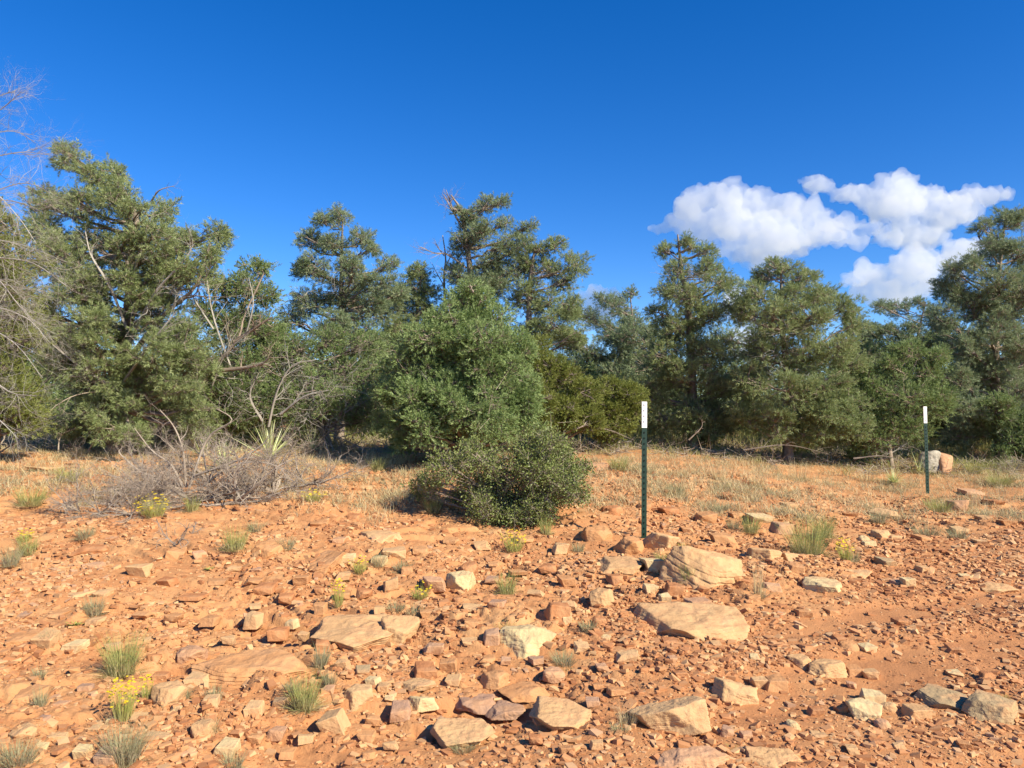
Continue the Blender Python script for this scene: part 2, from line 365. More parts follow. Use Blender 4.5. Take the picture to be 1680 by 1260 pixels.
def put_rock(c, r, wpx, hpx, tone, label=None, shape='', seed=0, group='loose sandstone rocks on the slope', lod=None, land=None, name='rock', gname=True):
    """c, r: centre of the rock in the photo, wpx/hpx its size there, surveyed on to the ground"""
    rng = np.random.default_rng(1000 + seed)
    p = hit(c, r + hpx * .42)[0]; Yd = p[1]; W = wpx * Yd / F; Hm = hpx * Yd / F; slope = (1.6 - p[2]) / Yd
    flat = 'f' in shape
    H = max((.055 if flat else .09) * W, Hm * (.14 if flat else .44)); D = np.clip((Hm - H * .95) / max(slope, .12), .38 * W, 1.15 * W)
    if lod is None: lod = 6 if wpx > 85 else (5 if wpx > 40 else 3)
    buried = .68 if flat else .48
    if lod <= 3 and 'o' not in shape: P, Fc = block(rng, (W * 1.08, D, H / (1 - buried)), 1 if lod == 2 else 2)
    else: P, Fc = rock_shape(rng, (W * 1.05, D, H / (1 - buried)), max(lod, 4), strata=1.0 if 's' in shape else .45, sharp=14 if 'o' in shape else 110)
    if 'R' in shape: P = P @ rotm('y', .30).T
    if 'L' in shape: P = P @ rotm('y', -.30).T
    P = P @ rotm('x', rng.uniform(-.06, .14)).T @ rotm('z', rng.uniform(-.22, .22)).T
    loc = np.array([p[0], p[1] + D * .45, 0]); loc[2] = base_z(loc[0:1], loc[1:2])[0] * .3 + .7 * p[2] + H * .5 - buried * H * .35 + (D * .45 * .06)
    o = mk(name, P, Fc, M[tone], smooth=lod >= 4); o.location = loc
    rocks_xy.append((loc[0], loc[1], max(W, D) * .5))
    return o, loc, label, tone, shape, wpx
BIG = [  # rocks one would point at, with their own labels
 (1170,941,132,82,'tan','sR','largest boulder on the slope, tan, layered, with a sloping flat top'),
 (1089,884,58,40,'tan','R','tilted orange tan block leaning right of the nearer green post foot'),
 (1042,897,56,34,'orange','R','long slab tipped down left of the nearer green post foot'),
 (1022,934,80,32,'tan','f','flat tan slab with overhanging lip below the nearer green post'),
 (1076,928,40,32,'cream','','pale rounded block touching the shaded left side of the largest boulder'),
 (1153,1031,190,56,'tan','f','very wide flat tan slab lying flush at the road edge'),
 (866,1058,92,52,'cream','','cream white block, brightest rock on the slope, with rough face'),
 (915,1003,40,38,'rust','','rust orange cube of stone with a sharp shadow on its left'),
 (1106,1184,126,58,'tan','L','long smooth tan rock with its end raised to the right, by the gravel'),
 (924,1184,104,48,'tan','f','cracked flat tan slab left of the long smooth rock'),
 (860,1147,84,30,'orange','f','flat orange slab sunk into the soil above the purple rocks'),
 (826,1178,64,32,'purple','f','grey purple rounded slab touching the cracked tan slab'),
 (1217,1141,76,36,'tan','R','long pale wedge of rock sloping right on the gravel'),
 (1145,1250,150,34,'pink','f','broad pinkish slab cut by the lower edge, in the gravel'),
 (1284,1250,90,34,'tan','f','tan slab at the lower edge right of the broad pinkish slab'),
 (566,1042,152,70,'tan','sf','big layered tan ledge with a square block resting at its right end'),
 (650,1040,68,50,'tan','','square block with shaded brown left face at the end of the layered ledge'),
 (400,1106,200,52,'orange','sf','long low orange ledge of layered bedrock across the left slope'),
 (582,1152,52,44,'tan','','pointed tan rock like a small pyramid'),
 (756,1216,106,42,'tan','sf','long smooth cream tan slab with a grass tuft before it'),
 (776,1170,72,32,'purple','f','flat purple brown slab with a crack across it'),
 (614,876,72,34,'tan','f','wide tan rock half buried left of the leafy bush shadow'),
 (430,903,60,36,'orange','','angular orange rock with a dark cleft at its left'),
 (456,890,46,30,'orange','f','flat orange rock behind the angular one with the dark cleft'),
 (510,925,94,44,'orange','fL','sloping orange slab of bedrock left of the bush'),
 (752,958,48,32,'cream','','pale cream block next to a round rust red rock'),
 (766,938,32,24,'rust','o','round rust red rock behind the pale cream block'),
 (711,964,38,28,'pink','','pinkish block left of the pale cream block'),
 (807,1050,28,30,'purple','','small purple grey block touching the cream white block'),
 (412,1031,26,34,'tan','','upright tan stone with a black shadow along its left'),
 (543,1191,38,44,'tan','L','narrow tan slab standing on edge and leaning left'),
 (264,1147,56,46,'tan','','squared tan block near the yellow flowered weed'),
 (303,1076,48,30,'pink','','pinkish tan rock with a black slit shadow on its left'),
 (112,1066,32,22,'cream','','small cream rock with a pale crust above the bunch grass'),
 (66,1050,36,42,'tan','','broad tan rock beside the left edge slab'),
 (24,1049,56,34,'orange','f','orange slab running in from the left edge of the slope'),
 (28,1147,58,46,'orange','sf','layered orange ledge at the left edge of the slope'),
 (136,899,54,28,'rust','f','flat brick red rock below the left brush pile'),
 (221,938,34,28,'tan','','pale tan stone near the small dead branch'),
 (281,911,30,24,'orange','','orange stone under the tip of the small dead branch'),
 (320,1200,42,36,'tan','','tan rock among the grey tufts at the lower left'),
 (364,1234,38,30,'cream','','cream white stone with a grey tuft beside it'),
 (166,1246,36,34,'purple','','purple pink stone at the lower edge'),
 (1428,1171,52,36,'cream','','greenish cream angular rock casting a black shadow on the gravel'),
 (1440,1149,34,22,'cream','','cream stone leaning behind the greenish cream angular rock'),
 (1650,1170,90,54,'grey','','large brown grey boulder at the right edge of the road'),
 (1576,1150,100,44,'grey','sf','grey brown ledge of bedrock left of the large boulder at the edge'),
 (1369,1103,64,30,'tan','s','tan layered ledge block on the road, larger one of the pair'),
 (1322,1094,42,22,'tan','s','smaller ledge block left of the tan layered one'),
 (1359,968,60,24,'cream','','cream rock with flat top at the foot of the stony bank'),
 (1272,968,30,20,'pink','','pinkish rock left of the cream flat topped one'),
 (1412,939,62,22,'tan','f','thin flat slab in the stony bank behind the cream rock'),
 (1494,955,22,24,'cream','','upright pale stone at the edge of the road'),
 (1463,922,30,20,'grey','','dark brown wedge of stone at the bank foot'),
 (1454,876,30,22,'tan','o','rounded tan stone at the top of the stony bank'),
 (1420,883,18,16,'cream','o','small round cream stone beside the rounded tan one'),
 (1262,908,52,26,'tan','','tan rock below the large bunch grass'),
 (1287,870,34,28,'pink','','pinkish rock half hidden behind the large bunch grass'),
 (1252,851,34,18,'cream','','pale stone left of the large bunch grass'),
 (1464,842,52,24,'tan','f','wide pale tan rock in the grass left of the farther post'),
 (1578,830,28,28,'pink','','pink slab tilted beside the green tuft at the farther post'),
 (1603,806,30,16,'pink','f','pink flat rock in dry grass right of the farther post'),
 (1163,852,34,22,'orange','','orange stone with a dark hole beside it behind the largest boulder'),
 (1192,886,40,24,'orange','','orange wedge between the largest boulder and the bunch grass'),
 (1008,838,42,18,'rust','o','rounded brick red rock left of the nearer post, higher up'),
 (978,768,38,18,'pink','','pink squared rock behind the leafy bush at the grass line'),
 (985,880,54,30,'orange','','orange block at the break of the slope left of the nearer post'),
 (988,982,42,32,'tan','','tan orange block below the flat slab with the lip'),
 (1149,994,36,22,'pink','','pinkish stone just below the largest boulder'),
 (1108,969,32,28,'rust','','rust red upright stone at the shaded corner of the largest boulder'),
 (1092,982,18,26,'cream','','small pale stone standing on end below the largest boulder'),
 (1069,974,22,16,'cream','','small cream stone left of the one standing on end'),
 (985,1022,24,16,'rust','o','brick red pebble between the rust cube and the wide slab'),
 (931,1024,18,20,'cream','','small white pointed stone just below the rust orange cube'),
 (909,1117,36,22,'pink','o','rounded pink stone below the cream white block'),
 (1031,1084,36,16,'tan','s','thin layered flake of stone left of the wide flat slab'),
 (1650,970,64,14,'tan','f','thin flat slab on the road at the right edge'),
 (1485,1023,24,16,'rust','','lone dark stone throwing a shadow across the road'),
 (1572,1080-10,24,14,'rust','','lone brown stone in the smooth wheel track'),
 (1400,1062,30,18,'orange','o','rounded orange stone in the middle of the road gravel'),
 (1513,1172,40,24,'tan','','tan stone between the greenish cream rock and the boulder at the edge'),
 (1462,1163,26,18,'tan','o','smooth tan stone right of the greenish cream angular rock'),
 (1455,1190,28,16,'pink','o','pink stone below the greenish cream angular rock'),
 (710,1073,32,22,'pink','','pale pink stone right of the square block'),
 (697,1108,36,26,'rust','','rust stone below the square block'),
 (735,1097,28,22,'orange','','orange stone right of the rust one'),
 (684,1133,56,24,'tan','f','thin tan slab lying flat above the cream block'),
 (810,1124,50,28,'orange','','orange tan wedge left of the pink rounded stone'),
 (693,1163,48,26,'cream','','cream tan block with a flat face'),
 (653,1182,36,28,'purple','','grey purple block beside the cream tan one'),
 (778,998,36,18,'tan','f','thin flat tan stone with shadow under it'),
 (814,992,30,18,'purple','','mauve stone right of the thin flat tan one'),
 (641,909,40,20,'tan','','tan angular stone below the wide half buried rock'),
 (566,919,28,22,'cream','','bright pale edge of stone poking out of the soil'),
 (620,925,24,18,'cream','','cream stone with a grey tuft right before it'),
 (456,1178-20,24,20,'tan','','small squared tan stone below the pyramid rock'),
 (412,1177,28,26,'tan','','tan stone with a flat side at the lower left slope'),
 (640,963,26,24,'tan','L','thin tan stone standing slanted in the soil'),
 (25,1204,44,30,'tan','','tan flat faced rock at the lower left edge'),
 (116,978,50,18,'tan','f','tan flat stone lying flush in red soil'),
 (248,1094,22,18,'rust','o','round rust stone by the large bunch grass'),
 (130,1236,26,32,'cream','','pale stone left of the purple pink stone'),
]
SMALL = [(1308,936,30,22,'orange',''),(1302,912,34,22,'tan',''),(1430,893,20,16,'cream',''),(1472,880,22,12,'tan',''),(1520,883,26,14,'orange',''),(1580,873,24,14,'tan',''),
 (1478,958,20,14,'pink',''),(1520,935,20,14,'tan',''),(1370,1006,22,12,'orange',''),(1380,1050,20,14,'rust',''),(1428,1068,24,14,'cream',''),(1405,1105,24,18,'orange',''),(1432,1108,24,18,'tan',''),
 (1572,1108,22,12,'cream','f'),(1626,1112,26,16,'rust','o'),(1342,1172,24,14,'rust',''),(1440,1222,24,12,'rust',''),(1305,1196,22,16,'cream','o'),(1275,1130,34,24,'orange',''),(1250,1125,28,18,'tan',''),
 (1015,1073,30,12,'orange','f'),(955,1070,24,14,'tan',''),(750,985,18,14,'rust','o'),(527,1062,24,20,'rust',''),(495,1050,18,18,'tan',''),(476,1042,20,18,'cream',''),(452,1050,30,22,'rust',''),(522,1006,20,20,'orange',''),
 (610,1122,24,16,'cream',''),(627,1130,20,14,'tan',''),(592,1103,24,16,'grey',''),(560,1090,20,20,'tan',''),(667,940,18,16,'orange',''),(530,932,24,18,'rust',''),(560,985,24,14,'orange',''),(595,982,26,16,'rust','o'),
 (490,960,26,18,'orange',''),(430,975,30,18,'rust',''),(465,990,24,16,'rust',''),(412,960,28,16,'orange','f'),(380,935,26,14,'tan','f'),(350,960,30,16,'orange','f'),(310,985,34,16,'rust','f'),(270,960,26,14,'rust',''),
 (60,985,30,12,'orange','f'),(30,960,44,22,'rust','f'),(85,1010,30,14,'orange','f'),(150,1025,24,14,'tan',''),(280,1030,28,16,'orange',''),(340,1030,26,18,'orange',''),(370,1060,22,16,'tan',''),(318,1118,36,24,'tan','f'),
 (93,1210,26,14,'tan',''),(60,1225,24,12,'cream',''),(225,1180,30,16,'tan','f'),(290,1165,22,20,'cream',''),(250,1205,44,18,'tan','f'),(415,1218,26,18,'orange',''),(450,1215,30,22,'pink',''),(500,1225,26,16,'tan',''),
 (600,1215,28,16,'orange',''),(640,1230,24,14,'tan',''),(880,1220,24,16,'rust',''),(930,1235,26,14,'orange',''),(980,1225,22,14,'tan',''),(1010,1140,24,14,'orange',''),(800,1090,24,14,'orange','f'),(770,1060,26,14,'tan','f'),
 (740,1035,24,14,'rust','f'),(700,1010,26,14,'orange',''),(850,1010,30,14,'orange','f'),(880,975,26,16,'tan','f'),(930,960,28,16,'orange',''),(900,940,28,14,'rust',''),(850,945,30,16,'orange','f'),(790,900,30,16,'tan','f'),
 (740,890,26,14,'orange','f'),(690,905,26,14,'orange',''),(860,888,30,14,'orange','f'),(920,905,26,20,'tan',''),(935,1000,24,12,'tan',''),(1060,998,26,12,'orange','f'),(1200,1012,22,12,'tan',''),(1240,985,26,16,'orange',''),
 (1100,840,30,14,'rust',''),(1060,832,24,12,'orange',''),(1130,870,22,12,'orange',''),(1060,860,20,12,'rust',''),(1210,850,22,12,'orange',''),(1300,830,26,14,'tan',''),(1350,835,24,12,'orange',''),(1400,845,24,12,'orange',''),
 (1100,808,24,10,'orange',''),(1200,815,22,10,'rust',''),(1640,830,26,12,'rust',''),(1660,860,24,12,'orange',''),(1620,850,20,10,'tan',''),(120,760,34,10,'orange','f'),(60,770,40,12,'tan','f'),(40,748,26,10,'tan',''),(180,800,26,12,'orange','f'),
 (560,820,30,12,'orange','f'),(600,800,24,10,'tan','f'),(520,860,30,14,'orange',''),(580,850,24,12,'rust',''),(340,860,30,16,'orange','f'),(240,870,28,12,'rust','f'),(70,870,30,12,'orange','f'),(200,905,30,14,'orange','f')]
made = []
for i, t in enumerate(BIG): made.append(put_rock(*t[:5], label=t[6], shape=t[5], seed=i))
rg = np.random.default_rng(77)
for i, t in enumerate(SMALL): made.append(put_rock(*t[:5], shape=t[5], seed=300 + i, lod=3))
# more loose stones of 12 to 22 px, kept off those above, each an object of its own
n = 0; tones = ['rust', 'orange', 'tan', 'orange', 'rust', 'tan', 'cream', 'pink', 'purple']
pts = [(t[0], t[1], t[2]) for t in BIG + SMALL]; LODS = {}
while n < 70:
    c = rg.uniform(10, 1670); r = rg.uniform(880, 1250)
    if r < 1090 + (-.29) * (c - 900) and c > 900 and False: continue
    if c > 1350 and r < 1120 and rg.random() < .85: continue
    if any(abs(c - a) < (ww * .5 + 16) and abs(r - b) < 22 for a, b, ww in pts): continue
    ww = rg.uniform(15, 26); pts.append((c, r, ww))
    made.append(put_rock(c, r, ww, ww * rg.uniform(.5, .75), tones[rg.integers(len(tones))], shape='of'[rg.integers(2)] if rg.random() < .4 else '', seed=600 + n, lod=2)); n += 1

# lichened boulder behind the farther post (grey crusted part and a bare broken face)
pb = hit(1552, 780)[0]; rng = np.random.default_rng(5)
root = empty('lichened_boulder', (pb[0], pb[1] + .25, pb[2] + .2)); tag(root, 'grey lichened boulder with a bare pinkish tan broken face behind the farther post', 'boulder')
P, Fc = rock_shape(rng, (.62, .5, .44), 5, 1, 8); P = P @ rotm('y', .1).T + [-.06, .06, .02]; mk('weathered_side', P, Fc, M['lichen'], root, smooth=True)
P, Fc = rock_shape(rng, (.36, .46, .40), 5, .6, 7); P = P @ rotm('y', .2).T + [.12, -.06, -.01]; mk('broken_face', P, Fc, M['pink'], root, smooth=True)

# gravel: convex chips by the ten thousand, one object
def chip(rng):
    import bmesh
    b = bmesh.new()
    for p in np.array([(x, y, z) for x in (-1, 1) for y in (-.8, .8) for z in (-.42, .42)]) * rng.uniform(.45, 1.1, (8, 3)): b.verts.new(p)
    bmesh.ops.convex_hull(b, input=b.verts); bmesh.ops.delete(b, geom=[v for v in b.verts if not v.link_faces], context='VERTS')
    bmesh.ops.triangulate(b, faces=b.faces); b.verts.index_update()
    V = np.array([v.co[:] for v in b.verts]); Fc = np.array([[v.index for v in f.verts] for f in b.faces]); b.free(); return V, Fc
rng = np.random.default_rng(12); CH = [chip(rng) for _ in range(16)]
def scatter_chips(name, n, ylo, yhi, szlo, szhi, dens, label):
    x = rng.uniform(-1, 1.25, n); y = ylo * (yhi / ylo) ** (rng.random(n) ** .8); x = x * (y * .80 + .8)
    keep = rng.random(n) < dens(x, y); x = x[keep]; y = y[keep]; n = len(x)
    s = szlo * (szhi / szlo) ** (rng.random(n) ** 2.4) * (y / 5) ** .35; z = gz(x, y)
    mb = MB(); th = rng.uniform(0, 6.28, n); el = rng.normal(0, .28, n); which = rng.integers(0, 16, n)
    cl = np.clip(rng.beta(1.8, 2.4, n) * .8 + .25 * fbm2(x * 1.7, y * 1.7, 211, 2), 0, 1)
    for k in range(16):
        V, Fc = CH[k]; m = which == k; q = m.sum()
        a, b = th[m], el[m]; asp = rng.uniform(.55, 1.1, (q, 1, 3)) * s[m][:, None, None]
        P = V[None] * asp; c_, s_ = np.cos(b)[:, None], np.sin(b)[:, None]
        P = np.stack([P[..., 0] * c_ + P[..., 2] * s_, P[..., 1], -P[..., 0] * s_ + P[..., 2] * c_], -1)
        c_, s_ = np.cos(a)[:, None], np.sin(a)[:, None]
        P = np.stack([P[..., 0] * c_ - P[..., 1] * s_, P[..., 0] * s_ + P[..., 1] * c_, P[..., 2]], -1)
        P = P + np.stack([x[m], y[m], z[m] + s[m] * .10], -1)[:, None]
        mb.add(P.reshape(-1, 3), (Fc[None] + (np.arange(q) * len(V))[:, None, None]).reshape(-1, 3), np.repeat(cl[m], len(Fc)))
    return tag(mb.build(name, M['gravel']), label, kind='stuff')
def d1(x, y):
    rd = roadness(x, y); pt = fbm2(x * 1.3, y * 1.3, 201, 3)
    return np.clip((.22 + .78 * ss(-.15, .3, pt) + rd * .2) * (1 - .86 * tracks(x, y)), 0, 1)
scatter_chips('gravel', 205000, 2.7, 12, .0075, .04, d1, 'loose gravel and stone chips over the red soil and road')

# ------------------------------------------------------------------ blades (grass, leaves, needles)
def blades(B, D, H, W, rng, droop=.5, seg=3):
    """curved strips from B along D of length H"""
    n = len(B); D = nrm(D); side = nrm(np.cross(D, np.array([[0, 0, 1.]])) + rng.normal(0, .25, (n, 3))); pts = []
    t = np.linspace(0, 1, seg + 1)
    dn = np.stack([D[:, 0], D[:, 1], -np.abs(D[:, 2]) * .4 - .15], -1)
    V = []
    for k in t:
        c = B + D * (H * k)[:, None] + dn * (H * droop * k * k)[:, None] * .6
        wd = (W * (1 - k * .93) * .5)[:, None]; V += [c - side * wd, c + side * wd]
    V = np.stack(V, 1).reshape(-1, 3); m = 2 * (seg + 1)
    q = np.array([[2 * i, 2 * i + 1, 2 * i + 3, 2 * i + 2] for i in range(seg)])
    v = np.tile((t[:-1] + t[1:]) / 2, n) * .75 + np.repeat(rng.random(n) * .25, seg)
    return V, (q[None] + (np.arange(n) * m)[:, None, None]).reshape(-1, 4), v
def tuft_geo(W, H, rng, n, wd=.0035, spread=.55, droop=.5, lean=(0, 0)):
    a = rng.uniform(0, 6.28, n); rr = np.sqrt(rng.random(n)) * W * .22
    B = np.stack([np.cos(a) * rr, np.sin(a) * rr, np.full(n, -.015)], -1)
    s = spread * (rng.random(n) ** .7) * (W / max(H, .01)) * .7; a2 = a + rng.normal(0, .5, n)
    D = np.stack([np.cos(a2) * s + lean[0], np.sin(a2) * s + lean[1], np.ones(n)], -1)
    return blades(B, D, H * (.35 + .75 * rng.random(n) ** .8), np.full(n, wd) * rng.uniform(.7, 1.3, n), rng, droop)
def put_tuft(c, rbase, wpx, hpx, kind, label, i, flowers=0):
    rng = np.random.default_rng(4000 + i); p = hit(c, rbase - 2)[0]; s = p[1] / F; W = wpx * s; H = hpx * s * 1.05
    root = empty({'straw': 'dry_grass', 'weed': 'snakeweed'}.get(kind, 'grass_tuft'), p)
    n = int(np.clip(170 * (wpx / 45) * 1.3, 60, 520)); wd = .0034 * (p[1] / 5) ** .7
    mb = MB()
    dm = MB(); dm.add(*tuft_geo(W * 1.3, H * .45, rng, n // 2, wd * .9, 1.5, .8)); dm.build('dead_blades', M['straw' if kind != 'straw' else 'grass_grey'], root)
    if kind == 'weed':
        mb.add(*tuft_geo(W, H, rng, n, wd, .8, .05)); tag(root, label, 'weed', 'yellow flowered weeds')
    elif kind == 'straw':
        mb.add(*tuft_geo(W, H, rng, int(n * .5), wd * .8, .5, .25)); tag(root, label, 'grass', 'tufts of grass')
    else:
        mb.add(*tuft_geo(W, H, rng, n, wd, .7, .35)); mb.add(*tuft_geo(W * 1.15, H * .4, rng, n // 2, wd, 1.2, .7)); tag(root, label, 'grass', 'tufts of grass')
    mb.build('blades', M[{'green': 'grass_green', 'grey': 'grass_grey', 'straw': 'straw', 'weed': 'weed'}[kind]], root)
    if flowers:
        V, Fc = CH[3]; k = flowers; a = rng.uniform(0, 6.28, k); rr = np.sqrt(rng.random(k)) * W * .5
        q = np.stack([np.cos(a) * rr, np.sin(a) * rr, H * rng.uniform(.5, 1.05, k) * (1 - .3 * (rr / (W * .5)) ** 2)], -1)
        P = (V[None] * (.009 * (p[1] / 5) ** .6) * [1, 1, .8] * rng.uniform(.6, 1.1, (k, 1, 1)) + q[:, None]).reshape(-1, 3)
        mk('blossoms', P, (Fc[None] + (np.arange(k) * len(V))[:, None, None]).reshape(-1, 3), M['flower'], root, v=np.repeat(rng.random(k), len(Fc)))
    return root
TUFTS = [
 (200,1112,86,78,'green','large green and grey bunch grass on the left slope'),
 (203,1250,100,74,'grey','broad grey green tuft below the yellow flowered weed at lower left'),
 (385,905,56,48,'green','green bunch grass just right of the small dead branch'),
 (500,1162,70,66,'green','green tuft leaning right below the layered ledge'),
 (52,832,74,40,'green','wide yellowish green tuft at the left edge below the trees'),
 (112,795,62,34,'green','low green tuft left of the brush pile, near the trees'),
 (18,930,46,44,'grey','grey tuft at the left edge beside a yellow green one'),
 (46,912,44,38,'green','yellow green tuft beside the grey one at the left edge'),
 (155,1010,50,38,'grey','olive grey tuft in red soil above the large bunch grass'),
 (140,884,44,28,'grey','small grey tuft above the flat brick red rock'),
 (832,978,46,46,'green','upright grey green tuft between the bush and the cream white block'),
 (895,880,30,38,'green','yellow green tuft at the right foot of the leafy bush'),
 (710,842,46,38,'green','green tuft under the left side of the leafy bush'),
 (1325,915,92,76,'green','tallest bunch grass on the stony bank, green over grey straw'),
 (1232,880,44,34,'green','green tuft left of the tallest bunch grass'),
 (1204,872,34,26,'grey','grey tuft further left of the tallest bunch grass'),
 (1540,842,60,34,'green','bright green tuft at the foot of the farther post'),
 (1570,886,50,26,'grey','grey tuft with small stones by the road, right of the stony bank'),
 (1520,882,60,28,'grey','grey brown tuft by the road below the farther post'),
 (1440,862,44,24,'grey','grey tuft behind the rounded tan stone'),
 (972,888,50,26,'grey','grey cushion tuft on the break of slope left of the nearer post'),
 (948,908,34,22,'grey','smaller grey cushion tuft below the one on the break'),
 (1030,1190,60,40,'straw','thin straw coloured grass left of the long smooth rock'),
 (1018,1206,40,22,'grey','low grey tuft left of the long smooth rock'),
 (1245,985,34,80,'straw','tall dry grass stalks right of the largest boulder'),
 (1128,962,26,40,'green','small green tuft in the shade of the largest boulder'),
 (680,1018,38,30,'grey','grey green tuft above the square block'),
 (648,1005,44,24,'grey','low grey green tuft left of the one above the square block'),
 (828,1036,50,22,'green','low green tuft behind the cream white block'),
 (925,1095,60,30,'grey','sparse grey tuft right below the cream white block'),
 (300,1150,38,26,'grey','small grey tuft right of the squared tan block'),
 (352,1152,40,36,'grey','taller grey tuft right of the small grey one by the squared block'),
 (345,1205,36,32,'grey','grey tuft right of the tan rock at lower left'),
 (30,1258,84,50,'grey','large grey green tuft in the lower left corner'),
 (382,1262,50,34,'grey','grey tuft beside the cream white stone at the lower edge'),
 (66,1160,34,36,'grey','thin grey tuft above the tan flat faced rock'),
 (64,1122,28,26,'grey','thin grey tuft at the left, higher of two'),
 (80,1058,26,28,'grey','dead grey tuft on the broad tan rock'),
 (1200,1236,34,12,'green','flat green tuft above the broad pinkish slab'),
 (1648,1152,22,12,'green','tiny green tuft on top of the boulder at the right edge'),
 (760,1236,60,28,'grey','grey tuft growing in front of the long cream slab'),
 (660,942,44,26,'grey','grey green tuft by the thin slanted stone'),
 (620,940,36,26,'grey','grey tuft right in front of the cream stone'),
 (526,1105,40,46,'grey','grey tuft between the layered ledge and the pyramid rock'),
 (540,1130,34,34,'grey','grey tuft just left of the pyramid rock'),
 (480,1142,40,30,'grey','low tuft left of the green leaning one'),
 (315,842,36,34,'green','green tuft at the foot of the big dead shrub'),
 (252,1040-10,0,0,None,None),
 (1180,842,40,22,'grey','grey tuft behind the largest boulder by the orange stone'),
 (1120,905,26,18,'green','tiny green tuft between the tilted block and the largest boulder'),
 (1085,925,30,22,'green','green tuft on the pale rounded block'),
 (1350,885,56,46,'green','green tuft right behind the tallest bunch grass'),
 (1640,800,60,26,'green','green tuft in dry grass near the right edge of the bank'),
 (1600,778,60,30,'green','green tuft right of the lichened boulder'),
 (1660,775,50,30,'grey','grey tuft at the right edge under the trees'),
 (1240,800,50,34,'straw','pale dry grass clump in the middle of the bank'),
 (1180,790,50,34,'straw','pale dry grass clump behind the nearer post, to its right'),
 (1310,790,60,40,'straw','tall pale grass clump under the broad pine'),
 (1420,790,60,30,'straw','pale grass clump left of the spiky rosette'),
 (1110,815,44,26,'grey','grey tuft behind the nearer post'),
 (1015,775,50,30,'green','green tuft at the grass line left of the nearer post'),
 (620,775,40,30,'green','green tuft in the juniper shadow'),
 (470,905,40,26,'grey','grey dry tuft above the flat orange rock'),
 (420,875,40,22,'grey','grey tuft at the foot of the brush, by the ledge'),
 (590,790,46,30,'straw','pale grass clump left of the bush in the shadow'),
 (1400,925,30,26,'grey','grey tuft beside the yellow weed on the stony bank'),
 (965,1040,40,26,'grey','dry twiggy tuft right of the cream white block'),
]
for i, t in enumerate(TUFTS):
    if t[4]: put_tuft(*t, i)
WEEDS = [(202,1188,46,72,'yellow flowered weed standing tallest at the lower left',70),
 (250,852,60,40,'yellow flowered weed in front of the brush pile',60), (555,998,24,46,'thin yellow flowered weed in the middle of the slope',22),
 (590,942,36,26,'small yellow flowered weed near the bright pale stone edge',14), (843,908,46,38,'rounded yellow green weed in front of the leafy bush',40),
 (1387,922,34,36,'yellow flowered weed on the stony bank',30), (515,825,44,20,'low yellow weed at the right end of the brush',24),
 (40,895,34,18,'low yellow weed among tufts at the left edge',14), (690,985,40,26,'sparse yellow weed above the grey green tufts',14), (240,1150,24,40,'short yellow weed right of the tallest one',14)]
for i, t in enumerate(WEEDS): put_tuft(t[0], t[1], t[2], t[3], 'weed', t[4], 200 + i, t[5])
# small rosettes of grey green leaves
for i, (c, r, l) in enumerate([(121, 1032, 'small grey green leafy rosette in red soil'), (343, 938, 'small green sprout near the small dead branch')]):
    p = hit(c, r)[0]; rng = np.random.default_rng(i); n = 40; a = rng.uniform(0, 6.28, n)
    V, Fc, v = blades(np.zeros((n, 3)), np.stack([np.cos(a), np.sin(a), rng.uniform(.3, 1, n)], -1), rng.uniform(.03, .06, n), np.full(n, .016), rng)
    o = mk('rosette_plant', V, Fc, M['weed'], v=v); o.location = p; tag(o, l, 'plant')
# dry grass that nobody could count, along the bank top and under the trees
def cover(name, n, mat_, lab, seed, hlo, hhi, zone):
    rng = np.random.default_rng(seed); c = rng.uniform(-350, 2150, n); r = rng.uniform(716, 905, n)
    p = hit(c, r); k = rng.random(n) < zone(c, r, p); p = p[k]; m = len(p); nb = 9
    B = np.repeat(p, nb, 0) + np.stack([rng.normal(0, .05, m * nb), rng.normal(0, .05, m * nb), np.full(m * nb, -.01)], -1)
    D = np.stack([rng.normal(0, .5, m * nb), rng.normal(0, .5, m * nb), np.ones(m * nb)], -1)
    H = np.repeat(rng.uniform(hlo, hhi, m), nb) * rng.uniform(.5, 1.1, m * nb)
    mb = MB(); mb.add(*blades(B, D, H, np.full(m * nb, .007), rng, .4, 2)); return tag(mb.build(name, M[mat_]), lab, kind='stuff')
def zn(c, r, p):
    g = fbm2(p[:, 0] * 1.1, p[:, 1] * 1.1, 301, 3)
    lim = np.where(c > 950, 838 + 30 * ss(1250, 1600, c) - 0 * c, 815)
    return (1 - ss(lim - 45, lim + 20, r + 55 * g)) * (1 - .9 * roadness(p[:, 0], p[:, 1])) * np.where(c > 950, 1, .8) * (.22 + .78 * ss(-.05, .18, fbm2(p[:, 0] * 2.1, p[:, 1] * 1.6, 311, 3)))
cover('dry_grass_cover', 27000, 'straw', 'dry straw coloured grass covering the bank below the trees', 1, .07, .22, zn)
cover('grey_grass_cover', 42000, 'grass_grey', 'grey green grass and low growth covering the bank below the trees', 2, .05, .15, zn)
